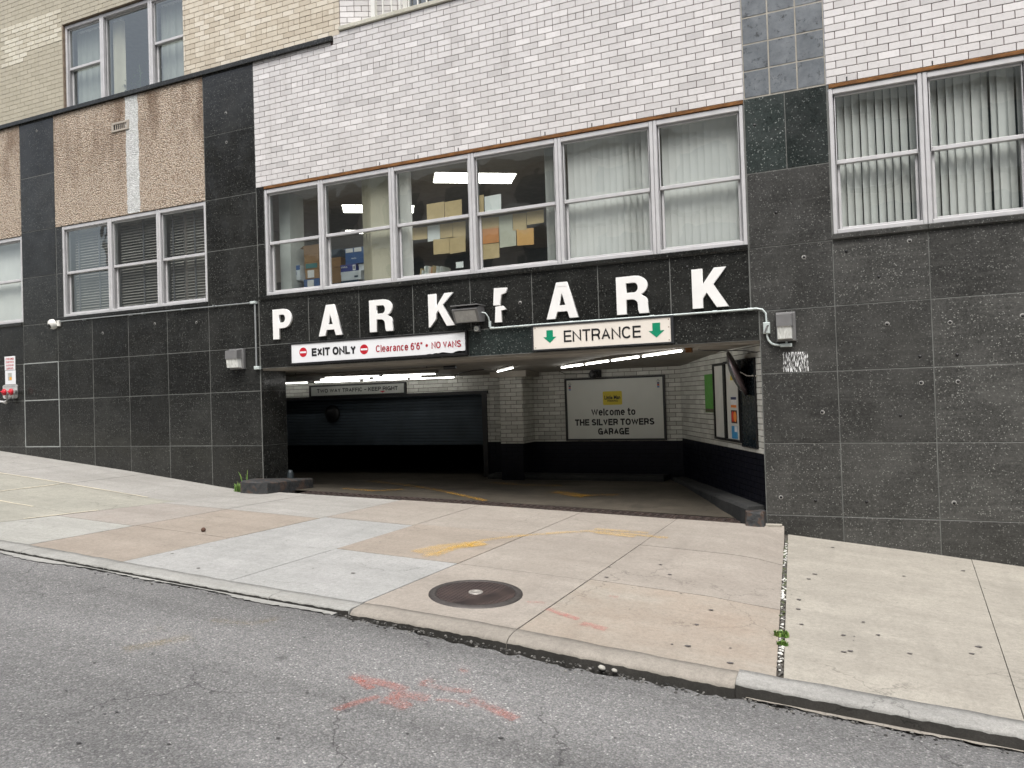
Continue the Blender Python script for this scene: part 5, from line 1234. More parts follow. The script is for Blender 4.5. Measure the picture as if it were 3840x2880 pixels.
MB().tube([(3.80, -.03, -2.30), (3.802, -.03, -2.335), (3.83, -.03, -2.345), (4.2, -.03, -2.342)] + [(4.2 + .4 * i, -.03, -2.342 + .002 * math.sin(i)) for i in range(1, 7)] + [(6.95, -.03, -2.342), (7.07, -.03, -2.34), (7.13, -.03, -2.355), (7.165, -.03, -2.40), (7.168, -.03, -2.50)], .011, 10).build('pipe', M_COND, cn)
for x in (3.83, 4.9, 5.9, 6.62, 7.0): MB().tube([(x - .025, -.03, -2.342), (x + .025, -.03, -2.342)], .0155, 10).build('coupling', M_COND, cn)
MB().tube([(3.80, -.03, -2.25), (3.80, -.03, -2.325)], .018, 10).build('elbow', M_COND, cn)
sw = empty('switch_box', (7.168, -.03, -2.56), label='small pale switch box on the pier beside the wall lamp', cat='switch box')
MB().box(7.135, 7.205, -.06, -.005, -2.625, -2.50, .006).build('box', M_COND, sw); MB().tube([(7.178, -.062, -2.545), (7.15, -.085, -2.615)], [.011, .006], 8).build('lever', M_GREYMETAL, sw); MB().lathe((7.186, -.06, -2.54), (0, -1, 0), [(.009, 0), (.008, .006), (0, .007)], 10).build('knob', M_BLACK, sw)
cl = empty('conduit', (7.25, -.03, -2.72), label='short curved pale conduit from switch box to the foot of the wall lamp', cat='conduit')
MB().tube([(7.17, -.03, -2.625), (7.172, -.03, -2.66), (7.185, -.03, -2.70), (7.215, -.03, -2.735), (7.25, -.03, -2.752), (7.31, -.03, -2.76)], .012, 10).build('pipe', M_COND, cl)
MB().box(7.305, 7.425, -.055, -.005, -2.782, -2.745, .005).build('junction_box', M_COND, cl); MB().tube([(7.37, -.03, -2.745), (7.37, -.03, -2.715)], .012, 8).build('nipple', M_COND, cl)
cb = empty('conduit', (-2.2, -.03, -1.70), label='thin dark conduit under the lower left window, turning down beside the entrance', cat='conduit')
M_CONDD = plain('dull_conduit', lin(146, 150, 150), .45, .2, .15)
MB().tube([(-4.36, -.045, -1.69), (-3.9, -.045, -1.692), (-3.0, -.045, -1.694), (-2.0, -.045, -1.697), (-1.0, -.03, -1.70), (-.12, -.03, -1.703)], .010, 8).build('pipe', M_CONDD, cb)
MB().tube([(-.055, -.03, -1.71), (-.055, -.03, -2.0), (-.055, -.03, -2.4), (-.055, -.03, -2.655)], .013, 8).build('pipe', M_CONDD, cb)
MB().box(-.135, -.03, -.055, -.005, -1.722, -1.685, .006).build('pull_elbow', M_COND, cb); MB().box(-.085, .01, -.06, -.005, -2.70, -2.652, .006).build('pull_elbow', M_COND, cb)
for x in (-3.75, -2.65, -2.36, -1.5, -.85): MB().box(x - .012, x + .012, -.06, -.005, -1.712, -1.682).build('clip', M_CONDD, cb)
dc = empty('security_camera', (-4.5, -.05, -1.72), label='white dome security camera at the granite joint under the lower left window', cat='security camera')
MB().box(-4.44, -4.365, -.04, -.006, -1.765, -1.665, .006).build('bracket', M_WHITEMETAL, dc)
MB().lathe((-4.53, -.03, -1.72), (-.25, -1, -.35), [(.085, -.02), (.088, .03), (.07, .06), (.03, .08), (0, .085)], 20).build('dome_body', M_WHITEMETAL, dc)
MB().lathe((-4.535, -.085, -1.752), (-.2, -1, -.55), [(.042, 0), (.036, .022), (0, .032)], 16).build('lens_dome', M_BLACK, dc)

# white smears left by a removed notice
def f_smear(n):
    st = n.noise(1.0, 4, .6, vec=n.scaled((95, 1, 16)))
    a = n.ramp(st, [(0.50, 0), (0.56, 1)])
    return n.bsdf(lin(222, 224, 224), .8, alpha=a)
MB().quad((7.325, -.010, -3.055), (7.583, -.010, -3.06), (7.580, -.010, -2.845), (7.32, -.010, -2.835)).build('adhesive_smears', mat('white_adhesive', f_smear), label='streaky white glue patch left by a removed notice, under the wall lamp', cat='glue patch')

# vent in the pebble-dash
vt = empty('wall_vent', (-2.8, -.02, 1.41), label='small grey vent in the pebble-dashed panel beside the white stripe', cat='vent')
f = MB(); f.box(-3.0, -2.605, -.03, -.01, 1.455, 1.49, .003); f.box(-3.0, -2.605, -.03, -.01, 1.335, 1.365, .003); f.box(-3.0, -2.955, -.03, -.01, 1.365, 1.455); f.box(-2.65, -2.605, -.03, -.01, 1.365, 1.455); f.build('frame', plain('vent_alloy', lin(168, 160, 148), .6), vt)
MB().quad((-2.955, -.0135, 1.365), (-2.65, -.0135, 1.365), (-2.65, -.0135, 1.455), (-2.955, -.0135, 1.455)).build('opening', M_BLACK, vt)
fin = MB().box(-.006, .006, -.005, .004, -.045, .045).mesh('slat', MATS['vent_alloy'])
for i in range(6): inst('slat', fin, vt, (-2.955 + .0436 * (i + 1), -.02, 1.41))

# ------------------------------------------------------------------ fire connection and its signs
fs_ = empty('fire_sign', (-5.74, -.01, -2.46), label='white sign with four lines of red lettering above the fire connection', cat='sign')
MB().box(-5.885, -5.597, -.012, -.005, -2.462, -2.214, .003).build('sign_plate', M_SW, fs_)
for i, tx in enumerate(('OTHER SIAMESE', 'CONNECTIONS ON', '41st ROAD AND', 'QUEENS BLVD.')): text('lettering', tx, -5.853 + .008 * (i == 2) + .018 * (i == 3), -5.627 - .008 * (i == 2) - .014 * (i == 3), -2.276 - .057 * i, .036, -.0135, M_TRED, fs_, .02)
f2 = empty('notice_sheet', (-5.73, -.01, -2.71), label='white sheet with a small orange and grey print between sign and fire connection', cat='notice')
MB().box(-5.880, -5.592, -.011, -.005, -2.714, -2.468, .003).build('sheet', M_SW, f2)
MB().box(-5.80, -5.69, -.0125, -.0112, -2.645, -2.51).build('print', plain('grey_print', lin(176, 178, 172), .6, 0, .3, 30), f2); MB().box(-5.755, -5.695, -.0135, -.0127, -2.638, -2.585).build('print', plain('orange_print', lin(222, 160, 40), .6), f2)
fd = empty('fire_connection', (-5.74, -.05, -2.97), label='silver fire department connection with two red caps', cat='fire connection')
M_SIL = plain('silver_paint', lin(196, 196, 194), .4, .3, .1)
mbx = MB(); mbx.prism([(-5.94, -2.74), (-5.94, -2.94), (-5.90, -2.97), (-5.58, -2.97), (-5.545, -2.94), (-5.545, -2.745), (-5.575, -2.72), (-5.905, -2.72)], -.02, -.004); mbx.build('wall_plate', M_SIL, fd)
text('lettering', 'AUTO SPKR', -5.90, -5.60, -2.765, .03, -.0215, plain('embossed', lin(150, 152, 152), .5), fd, .01)
for cx in (-5.645, -5.455):
    MB().tube([(cx - .16, -.02, -2.86), (cx - .085, -.09, -2.858), (cx - .03, -.15, -2.856)], [.055, .055, .048], 16).build('outlet', M_SIL, fd)
    cp = MB().lathe((cx - .03, -.15, -2.856), (-.15, -1, 0), [(.058, 0), (.06, .02), (.05, .035), (.02, .04), (.018, .055), (0, .055)], 20).build('cap', M_TRED, fd)
    MB().tube([(cx - .085, -.19, -2.84), (cx + .02, -.195, -2.872)], .008, 6).build('lug', M_TRED, cp)
MB().tube([(-5.74, -.05, -2.90), (-5.70, -.08, -2.96), (-5.70, -.10, -3.02), (-5.75, -.11, -3.04)], [.05, .045, .035, .03], 12).build('drain_elbow', M_SIL, fd); MB().tube([(-5.75, -.11, -3.03), (-5.86, -.12, -3.015)], .02, 10).build('drain_valve', M_SIL, fd)

# ------------------------------------------------------------------ inside the garage: signs, mirror, lights
ws = empty('welcome_sign', (4.45, YB - .03, -3.98), label='black-framed white welcome board on the garage back wall', cat='sign')
f = MB(); f.box(3.61, 5.29, YB - .045, YB - .008, -2.985, -2.955, .003); f.box(3.61, 5.29, YB - .045, YB - .008, -3.985, -3.955, .003); f.box(3.61, 3.645, YB - .045, YB - .008, -3.955, -2.985); f.box(5.255, 5.29, YB - .045, YB - .008, -3.955, -2.985); f.build('frame', M_BLACK, ws)
MB().quad((3.645, YB - .03, -3.955), (5.255, YB - .03, -3.955), (5.255, YB - .03, -2.985), (3.645, YB - .03, -2.985)).build('board', plain('board_white', lin(206, 208, 200), .45, 0, .04, 3), ws)
yt = YB - .0325
mbx = MB(); r_ = .02; x0, x1, z0, z1 = 4.267, 4.588, -3.408, -3.185
mbx.prism(arc(x1 - r_, z1 - r_, r_, r_, 0, 90, 4) + arc(x0 + r_, z1 - r_, r_, r_, 90, 180, 4) + arc(x0 + r_, z0 + r_, r_, r_, 180, 270, 4) + arc(x1 - r_, z0 + r_, r_, r_, 270, 360, 4), yt - .001, yt + .002); mbx.build('logo_badge', plain('logo_yellow', lin(206, 186, 48), .5), ws)
text('lettering', 'Little Man', 4.294, 4.561, -3.315, .062, yt - .003, M_TBLK, ws, .03); text('lettering', 'PARKING', 4.345, 4.515, -3.355, .028, yt - .003, M_TBLK, ws, .03)
sign_text('Welcome to', 4.060, 4.802, -3.578, .114, yt, M_TBLK, ws, .20); sign_text('THE SILVER TOWERS', 3.773, 5.104, -3.738, .106, yt, M_TBLK, ws, .235, .09); sign_text('GARAGE', 4.165, 4.688, -3.89, .108, yt, M_TBLK, ws, .235, .09)
CARDS = [('card_navy', lin(38, 48, 92)), ('card_red', lin(176, 54, 44)), ('card_blue', lin(88, 128, 176))]
for cx in (3.70, 5.185):
    text('lettering', 'WE', cx - .016, cx + .016, -3.035, .016, yt, M_TBLK, ws, .02); text('lettering', 'ACCEPT', cx - .032, cx + .032, -3.055, .013, yt, M_TBLK, ws, .02)
    for i, (nm, c_) in enumerate(CARDS): MB().box(cx - .018, cx + .018, yt - .001, yt + .002, -3.092 - .03 * i, -3.068 - .03 * i).build('card_mark', plain(nm, c_, .5), ws)
ts = empty('traffic_sign', (-.57, YB - .03, -3.09), label='long TWO WAY TRAFFIC board over the inner opening', cat='sign')
f = MB(); f.box(-1.66, .525, YB - .06, YB - .008, -2.912, -2.885, .003); f.box(-1.66, .525, YB - .06, YB - .008, -3.10, -3.082); f.box(-1.66, -1.625, YB - .06, YB - .008, -3.082, -2.912); f.box(.495, .525, YB - .06, YB - .008, -3.082, -2.912); f.build('frame', M_BLACK, ts)
MB().quad((-1.625, YB - .04, -3.082), (.495, YB - .04, -3.082), (.495, YB - .04, -2.912), (-1.625, YB - .04, -2.912)).build('board', plain('dull_board', lin(150, 152, 146), .6, 0, .06), ts)
sign_text('TWO WAY TRAFFIC - KEEP RIGHT', -1.48, .356, -3.03, .075, YB - .043, M_TBLK, ts, .21, .11)
mbx = MB(); mbx.prism([(.022, -3.068), (.09, -3.036), (-.045, -3.036)], YB - .043, YB - .041); mbx.build('red_marker', M_TDRED, ts)

# posters along the angled right wall; s = distance from the back corner
BAS = ((RB.x, RB.y, 0), (-RD.x, -RD.y, 0)); NN = Vector((-RD.y, RD.x, 0)); NN = NN if NN.y < 0 else -NN
def on_wall(s_, z, off): return Vector((RB.x - RD.x * s_, RB.y - RD.y * s_, z)) + NN * off
def wpanel(mbx, s0, s1, z0, z1, off, t=.012):
    a = [on_wall(s0, z0, off), on_wall(s1, z0, off), on_wall(s1, z1, off), on_wall(s0, z1, off)]; b = [p - NN * t for p in a]
    return mbx.add(a + b, [(0, 1, 2, 3), (0, 4, 5, 1), (1, 5, 6, 2), (2, 6, 7, 3), (3, 7, 4, 0)])
s_of = lambda x: (x - RB.x) / (-RD.x)
def wframe(mbx, s0, s1, z0, z1, w_, off):
    wpanel(mbx, s0, s1, z1 - w_, z1, off, off - .005); wpanel(mbx, s0, s1, z0, z0 + w_, off, off - .005); wpanel(mbx, s0, s0 + w_, z0 + w_, z1 - w_, off, off - .005); wpanel(mbx, s1 - w_, s1, z0 + w_, z1 - w_, off, off - .005); return mbx
g1 = empty('parking_notice', on_wall(s_of(6.22), -3.5, .01), label='green notice panel on the angled garage wall', cat='notice')
wpanel(MB(), s_of(6.137), s_of(6.312), -3.525, -3.005, .02).build('panel', plain('notice_green', lin(84, 150, 62), .5), g1); wpanel(MB(), s_of(6.145), s_of(6.305), -3.52, -3.475, .0225, .002).build('foot_band', plain('notice_brown', lin(84, 78, 60), .5), g1)
M_PT = plain('notice_pale', lin(150, 188, 120), .5)
text('lettering', 'QUICK', s_of(6.16), s_of(6.295), -3.10, .045, .0215, M_PT, g1, .02, BAS); text('lettering', 'L', s_of(6.20), s_of(6.25), -3.37, .12, .0215, plain('notice_white', lin(210, 216, 200), .5), g1, .01, BAS)
p1 = empty('poster_frame', on_wall(s_of(6.43), -3.87, .01), label='black-framed blank white poster beside the green notice', cat='poster frame', group='framed posters on the angled garage wall')
wframe(MB(), s_of(6.33), s_of(6.535), -3.87, -2.88, .03, .04).build('frame', M_BLACK, p1); wpanel(MB(), s_of(6.345), s_of(6.52), -3.85, -2.90, .02).build('sheet', plain('poster_white', lin(206, 206, 200), .5, 0, .08, 4), p1)
p2 = empty('poster_frame', on_wall(s_of(6.66), -3.87, .01), label='black-framed WE ACCEPT poster with payment card marks', cat='poster frame', group='framed posters on the angled garage wall')
wframe(MB(), s_of(6.54), s_of(6.79), -3.87, -2.87, .03, .04).build('frame', M_BLACK, p2); wpanel(MB(), s_of(6.56), s_of(6.77), -3.85, -2.89, .02).build('sheet', MATS['poster_white'], p2)
wpanel(MB(), s_of(6.635), s_of(6.72), -3.11, -3.05, .0225, .002).build('badge', MATS['logo_yellow'], p2); text('lettering', 'WE ACCEPT', s_of(6.58), s_of(6.765), -3.285, .085, .0225, M_TBLK, p2, .02, BAS)
v = wpanel(MB(), s_of(6.63), s_of(6.725), -3.45, -3.315, .0225, .002).build('payment_card', plain('card_white', lin(226, 226, 226), .5), p2)
wpanel(MB(), s_of(6.632), s_of(6.723), -3.35, -3.318, .0235, .001).build('navy_band', MATS['card_navy'], v); wpanel(MB(), s_of(6.632), s_of(6.723), -3.448, -3.415, .0235, .001).build('orange_band', plain('card_orange', lin(226, 132, 40), .5), v)
text('lettering', 'VISA', s_of(6.643), s_of(6.713), -3.402, .045, .0245, MATS['card_navy'], v, .01, BAS)
v = wpanel(MB(), s_of(6.63), s_of(6.725), -3.64, -3.48, .0225, .002).build('payment_card', plain('card_black', lin(58, 22, 20), .5), p2)
for sx, c_, o_ in ((6.66, plain('disc_red', lin(206, 50, 36), .5), .0), (6.697, plain('disc_orange', lin(236, 146, 60), .5), .001)):
    mbx = MB(); mbx.add([on_wall(s_of(sx + .026 * math.cos(6.2832 * i / 20)), -3.56 + .066 * math.sin(6.2832 * i / 20), .0235 + o_) for i in range(20)], [tuple(range(20))]); mbx.build('disc', c_, v)
text('lettering', 'MasterCard', s_of(6.635), s_of(6.72), -3.575, .026, .0255, MATS['card_white'], v, .01, BAS)
v = wpanel(MB(), s_of(6.63), s_of(6.725), -3.83, -3.675, .0225, .002).build('payment_card', plain('card_sky', lin(56, 140, 190), .5), p2)
wpanel(MB(), s_of(6.68), s_of(6.724), -3.745, -3.677, .0235, .001).build('white_block', MATS['card_white'], v); text('lettering', 'AMERICAN', s_of(6.637), s_of(6.72), -3.765, .022, .0245, MATS['card_white'], v, .01, BAS); text('lettering', 'EXPRESS', s_of(6.637), s_of(6.72), -3.79, .022, .0245, MATS['card_white'], v, .01, BAS)
p3 = empty('wall_board', on_wall(s_of(6.9), -3.9, .01), label='tall plain black board nearest the entrance on the angled wall', cat='board')
wpanel(MB(), s_of(6.795), s_of(7.02), -3.905, -2.872, .022).build('panel', plain('board_black', lin(24, 32, 36), .25), p3); wframe(MB(), s_of(6.795), s_of(7.02), -3.91, -2.868, .012, .03).build('frame', M_BLACK, p3)
# round mirror seen from behind, held by a bent arm
mr = empty('traffic_mirror', (6.80, .35, -3.04), label='dark round traffic mirror seen almost edge-on at the right jamb', cat='mirror')
dd = (Vector((6.689, .35, -2.785)) - Vector((6.889, .35, -3.297))).normalized()
view = (Vector((6.79, .35, -3.04)) - CAM).normalized(); nrm = dd.cross(view).normalized()
nrm = (nrm + view * .12).normalized()
if nrm.x > 0: nrm = -nrm
nrm2 = Vector(nrm)
MB().lathe((6.789, .35, -3.041), nrm2, [(.275, 0), (.276, .012), (.262, .014), (.2, .045), (.1, .066), (0, .072)], 36).build('mirror_dome', plain('mirror_chrome', lin(120, 120, 124), .15, .8), mr)
MB().lathe((6.789, .35, -3.041), nrm2, [(.276, .004), (.277, -.008), (.2, -.014), (0, -.018)], 36).build('back_shell', plain('mirror_back', lin(62, 50, 50), .6), mr)
MB().tube([(6.82, .35, -3.03), (6.86, .34, -3.05), (6.90, .30, -3.075), (7.0, .2, -3.08), (7.075, .1, -3.075)], .009, 8).build('arm', plain('arm_metal', lin(176, 172, 160), .5, .2), mr)
# fluorescent fixtures
M_HOUS = plain('fixture_white', lin(110, 106, 98), .6, 0, .15)
tube_me = {}
def fixture(P0, P1, spans, label, zr=.009, tm=None):
    P0, P1 = Vector(P0), Vector(P1); d = P1 - P0; L = d.length; u_ = d.normalized(); sd_ = Vector((-u_.y, u_.x, 0)).normalized(); up_ = Vector((0, 0, 1))
    t = empty('tube_light', (P0 + P1) / 2, label=label, cat='tube light', group='fluorescent tubes under the garage ceiling')
    a, b = P0 - u_ * .03, P1 + u_ * .03
    cs = [(-.05, .02), (.05, .02), (.05, .055), (-.05, .055)]
    mbx = MB(); mbx.add([a + sd_ * q + up_ * r for q, r in cs] + [b + sd_ * q + up_ * r for q, r in cs], [(i, (i + 1) % 4, (i + 1) % 4 + 4, i + 4) for i in range(4)] + [(3, 2, 1, 0), (4, 5, 6, 7)]); mbx.build('housing', M_HOUS, t)
    for s0, s1 in spans: MB().tube([P0 + u_ * s0, P0 + u_ * s1], zr, 8).build('tube', tm or M_TUBE, t)
    return t
ya, za = 2.9, -2.838
fixture((-2.9, ya, -2.815), (1.70, ya, -2.853), [(.1, 1.40), (1.58, 2.59), (2.69, 3.62), (3.69, 4.57)], 'longest row of lit tubes, just in front of the TWO WAY board')
fixture((-.80, 2.4, -2.804), (1.32, 2.4, -2.824), [(.01, 1.06), (1.15, 2.10)], 'middle row of two lit tubes above the longest row')
fixture((-.31, 1.9, -2.795), (1.88, 1.9, -2.817), [(.01, 1.10), (1.19, 2.18)], 'upper row of two lit tubes nearest the EXIT ONLY sign')
P0, P1 = Vector((3.903, 2.243, -2.802)), Vector((6.27, .20, -2.745)); L_ = (P1 - P0).length
fx = fixture(P0, P1, [(.02, L_ * .21), (L_ * .24, L_ * .435), (L_ * .465, L_ * .67), (L_ * .70, L_ * .955)], 'diagonal run of four lit tubes under the ENTRANCE sign', tm=M_TUBEW)
MB().box(6.235, 6.305, .145, .235, -2.775, -2.715, .004).build('end_cap', M_RUST, fx)
fixture((2.72, 2.42, -2.812), (3.33, 1.75, -2.785), [(.05, .85)], 'short lit tube beside the brick pilaster')
sp = empty('speaker', (4.17, 3.0, -2.9), label='small black horn speaker above the welcome board', cat='speaker')
MB().lathe((4.22, 3.08, -2.895), (-.3, -1, -.1), [(.03, 0), (.035, .05), (.075, .14), (.07, .145), (.03, .08), (0, .07)], 16).build('horn', M_BLACK, sp); MB().box(4.17, 4.25, 3.05, 3.19, -2.95, -2.83).build('driver_box', M_BLACK, sp)
MB().tube([(3.62, 2.9, -2.83), (3.7, 2.95, -2.875), (3.9, 3.0, -2.885), (4.15, 3.08, -2.89)], .006, 6).build('cable', M_BLACK, sp)
pp = empty('ceiling_pipe', (2.2, 1.3, -2.75), label='grey pipe hung under the garage ceiling in front of the tube rows', cat='pipe')
MB().tube([(-2.8, 1.25, -2.755), (0, 1.25, -2.757), (2.4, 1.25, -2.757)], .018, 10).build('pipe', M_HOUS, pp)
for x in (-.4, .9, 2.1): MB().tube([(x, 1.25, -2.70), (x, 1.25, -2.78)], .008, 6).build('hanger', M_STEEL, pp)
MB().tube([(2.4, 1.25, -2.757), (2.6, 1.25, -2.757)], .026, 10).build('end_fitting', M_STEEL, pp)
MB().tube([(6.35, .35, -2.74), (6.45, .2, -2.76), (6.7, .12, -2.78), (6.9, .1, -2.79), (7.05, .09, -2.82)], .005, 6).build('loose_cable', M_BLACK, label='thin dark cable hanging along the right end of the soffit', cat='cable')
MB().tube([(1.75, 2.8, -2.84), (1.9, 2.6, -2.84), (2.1, 2.3, -2.81), (2.5, 2.0, -2.79), (2.7, 2.0, -2.78)], .007, 6).build('loose_cable', M_BLACK, label='dark cable sagging between the tube rows and the pilaster', cat='cable')

# ------------------------------------------------------------------ the office behind the long window
rot33 = math.radians(33)
def troffer(cx, cy, label, lx=1.15, ly=.52, z=-.052):
    t = empty('ceiling_light', (cx, cy, z), label=label, cat='ceiling light', group='lit office ceiling lights')
    u_ = Vector((math.cos(rot33), math.sin(rot33), 0)); v_ = Vector((-u_.y, u_.x, 0)); c = Vector((cx, cy, z))
    P = lambda a, b, dz=0: c + u_ * a + v_ * b + Vector((0, 0, dz))
    mbx = MB(); mbx.add([P(-lx / 2 - .02, -ly / 2 - .02), P(lx / 2 + .02, -ly / 2 - .02), P(lx / 2 + .02, ly / 2 + .02), P(-lx / 2 - .02, ly / 2 + .02)], [(3, 2, 1, 0)]); mbx.build('frame', M_WHITEMETAL, t)
    for k in range(3):
        b0, b1 = -ly / 2 + ly * k / 3 + .012, -ly / 2 + ly * (k + 1) / 3 - .012
        mbx = MB(); mbx.add([P(-lx / 2, b0, -.004), P(lx / 2, b0, -.004), P(lx / 2, b1, -.004), P(-lx / 2, b1, -.004)], [(3, 2, 1, 0)]); mbx.build('diffuser', M_TROFFER, t)
troffer(3.12, 1.02, 'large lit ceiling light above the taped envelopes'); troffer(.95, 1.80, 'lit ceiling light above the blue box stack'); troffer(-.02, 3.25, 'lit ceiling light farther back behind the blue box stack', 1.2, .3)

PAP = [('tan', 2.845, 3.111, -.82, -.592, 'upper left tan envelope of the upper pair in the third pane'), ('tan', 3.118, 3.372, -.826, -.597, 'upper right tan envelope of the upper pair in the third pane'), ('tan', 3.630, 3.70, -.81, -.58, 'narrow tan envelope at left edge of the fourth pane'), ('white', 3.712, 3.945, -.819, -.605, 'white sheet standing alone above the meeting rail'),
       ('tan', 2.607, 2.838, -1.057, -.89, 'leftmost tan envelope under the third meeting rail'), ('white', 2.845, 3.03, -1.10, -.89, 'bright white sheet among tan envelopes'), ('tan', 3.038, 3.225, -1.079, -.89, 'tan envelope right of the bright white sheet'), ('tan', 3.232, 3.419, -1.086, -.89, 'tan envelope at right edge of the third pane'),
       ('tan', 2.93, 3.173, -1.287, -1.085, 'left tan envelope of the lower pair in the third pane'), ('tan', 3.18, 3.412, -1.296, -1.088, 'right tan envelope of the lower pair in the third pane'), ('tan', 3.665, 3.905, -1.033, -.89, 'greyish tan envelope above the orange one'), ('grey', 3.911, 4.098, -1.103, -.89, 'grey sheet under the fourth meeting rail'),
       ('tan', 4.106, 4.293, -1.105, -.89, 'tan envelope right of the grey sheet'), ('tan', 4.301, 4.53, -1.049, -.885, 'tan envelope at far right of the taped group'), ('orange', 3.668, 3.899, -1.224, -1.02, 'orange envelope in the middle of the fourth pane'), ('tan', 3.66, 3.898, -1.426, -1.23, 'bordered tan envelope below the orange one'), ('grey', 3.91, 4.142, -1.297, -1.085, 'pale grey envelope beside the orange one'), ('yellow', 4.155, 4.387, -1.304, -1.092, 'yellow-orange envelope lowest on the right')]
PC = dict(tan=plain('manila', lin(196, 176, 132), .8, 0, .12, 7), white=plain('white_sheet', lin(226, 232, 228), .7, 0, .04), grey=plain('grey_sheet', lin(192, 194, 176), .8, 0, .08), orange=plain('orange_envelope', lin(204, 142, 88), .8, 0, .08), yellow=plain('yellow_envelope', lin(212, 168, 104), .8, 0, .08))
for c_, x0, x1, z0, z1, lab in PAP:
    y0 = .105 + random.uniform(0, .006); mbx = MB(); tl = random.uniform(-.006, .006)
    mbx.add([(x0, y0, z0 + tl), (x1, y0, z0 - tl), (x1, y0 + random.uniform(0, .01), z1 - tl), (x0, y0, z1 + tl), (x0, y0 + .003, z0 + tl), (x1, y0 + .003, z0 - tl), (x1, y0 + .013, z1 - tl), (x0, y0 + .003, z1 + tl)], [(0, 1, 2, 3), (7, 6, 5, 4), (0, 4, 5, 1), (2, 6, 7, 3)])
    mbx.build('envelope', PC[c_], label=lab + ', taped to the window', cat='envelope', group='envelopes taped inside the office window')
MB().box(3.262, 3.372, .11, .114, -1.50, -1.42).build('note_card', PC['white'], label='small white card low in the third pane', cat='note card')
# window board carrying the boxes
MB().box(.16, 7.0, .125, .80, -1.64, -1.60).build('window_board', M_OFFWALL, BLD)
fo = empty('file_stack', (2.75, .3, -1.60), label='row of upright paper files on the window board beside the grey blind', cat='files')
xx = 2.62
for i in range(11):
    h = random.uniform(.14, .22); a = random.uniform(-.15, .25); c_ = PC['tan'] if i in (0, 6) else (PC['orange'] if i in (5,) else PC['white'])
    mbx = MB(); mbx.add([(xx, .22, -1.599), (xx + .008, .22, -1.599), (xx + .008 + a * h, .22, -1.599 + h), (xx + a * h, .22, -1.599 + h), (xx + .02, .42, -1.599), (xx + .028, .42, -1.599), (xx + .028 + a * h, .42, -1.599 + h), (xx + .02 + a * h, .42, -1.599 + h)], [(0, 1, 2, 3), (1, 5, 6, 2), (0, 3, 7, 4), (3, 2, 6, 7), (4, 7, 6, 5)]); mbx.build('folder', c_, fo); xx += .036
M_CARD = plain('cardboard', lin(150, 118, 82), .85, 0, .15, 6); M_BLUE = plain('blue_carton', lin(48, 88, 140), .6, 0, .08); M_INDIGO = plain('indigo_carton', lin(62, 68, 132), .6); M_TEAL = plain('teal_label', lin(66, 122, 122), .6); M_NAVY = plain('dark_navy_carton', lin(34, 58, 76), .6); M_WC = plain('white_carton', lin(206, 214, 218), .6); M_BRN = plain('dark_brown_carton', lin(72, 62, 50), .8)
def carton(x0, x1, z0, z1, y0, y1, c_, label, extra=(), txt=None):
    t = empty('carton', ((x0 + x1) / 2, (y0 + y1) / 2, z0), label=label, cat='carton', group='cartons stacked in the office window')
    MB().box(x0, x1, y0, y1, z0 + .001, z1 - .001, .004).build('box', c_, t)
    MB().box(x0 - .002, x1 + .002, y0 - .002, y1, z1 - min(.045, (z1 - z0) * .3), z1).build('lid', c_, t)
    for a, b, c, d, m_ in extra: MB().box(a, b, y0 - .0045, y0 - .002, c, d).build('label', m_, t)
    if txt: text('lettering', txt[0], txt[1], txt[2], txt[3], txt[4], y0 - .006, txt[5], t, .02)
    return t
yb, yd = .50, .78
W = plain('label_white', lin(226, 228, 226), .6)
carton(-.0, .29, -1.60, -1.36, .40, .78, M_BRN, 'dark brown carton lowest at the left end of the window board')
carton(.15, .43, -1.355, -1.13, .42, .70, M_WC, 'white carton with blue corner on the dark brown carton', [(.30, .43, -1.20, -1.132, M_BLUE), (.335, .365, -1.275, -1.225, M_INDIGO)])
carton(.44, .72, -1.60, -1.475, yb, yd, M_BLUE, 'blue carton at the very bottom of the cardboard stack', [(.53, .63, -1.58, -1.48, W)])
carton(.43, .72, -1.474, -1.345, yb, yd, M_BLUE, 'blue carton second from bottom of the cardboard stack', [(.50, .62, -1.46, -1.36, W)])
carton(.46, .72, -1.344, -1.195, yb, yd, M_CARD, 'cardboard box with a white label, under the teal box', [(.51, .63, -1.325, -1.21, W)])
carton(.455, .72, -1.194, -1.09, yb, yd, M_CARD, 'flat cardboard box with a teal label', [(.475, .69, -1.18, -1.11, M_TEAL)])
carton(.45, .72, -1.089, -.97, yb, yd, M_CARD, 'plain cardboard box over the teal-labelled one')
cbx = carton(.44, .72, -.969, -.83, yb, yd, M_CARD, 'open cardboard box topmost of its stack')
MB().add([(.44, .50, -.83), (.44, .78, -.83), (.39, .80, -.86), (.39, .48, -.87)], [(0, 1, 2, 3)]).build('flap', M_CARD, cbx)
for i, (z0, z1, c_, lab) in enumerate(((-1.60, -1.44, M_NAVY, 'navy box at the foot of the shaded stack behind the mullion'), (-1.439, -1.20, M_CARD, 'tall brown box in the shaded stack behind the mullion'), (-1.199, -1.05, M_CARD, 'brown box fourth from the foot of the shaded stack'), (-1.049, -.93, M_NAVY, 'dark box on top of the shaded stack behind the mullion'))): carton(.80, 1.08, z0, z1, .56, .84, c_, lab)
carton(1.145, 1.46, -1.60, -1.44, .46, .76, M_NAVY, 'dark navy carton below the white carton', txt=('HAMMERMILL', 1.18, 1.40, -1.53, .025, W))
carton(1.15, 1.50, -1.439, -1.305, .46, .78, M_WC, 'white carton in the middle of the blue stack', [(1.39, 1.45, -1.40, -1.375, M_NAVY)])
carton(1.145, 1.42, -1.304, -1.20, .46, .76, M_INDIGO, 'indigo carton marked 8 under the big blue box', [(1.365, 1.415, -1.295, -1.215, W)], ('STAPLES', 1.16, 1.27, -1.25, .026, W))
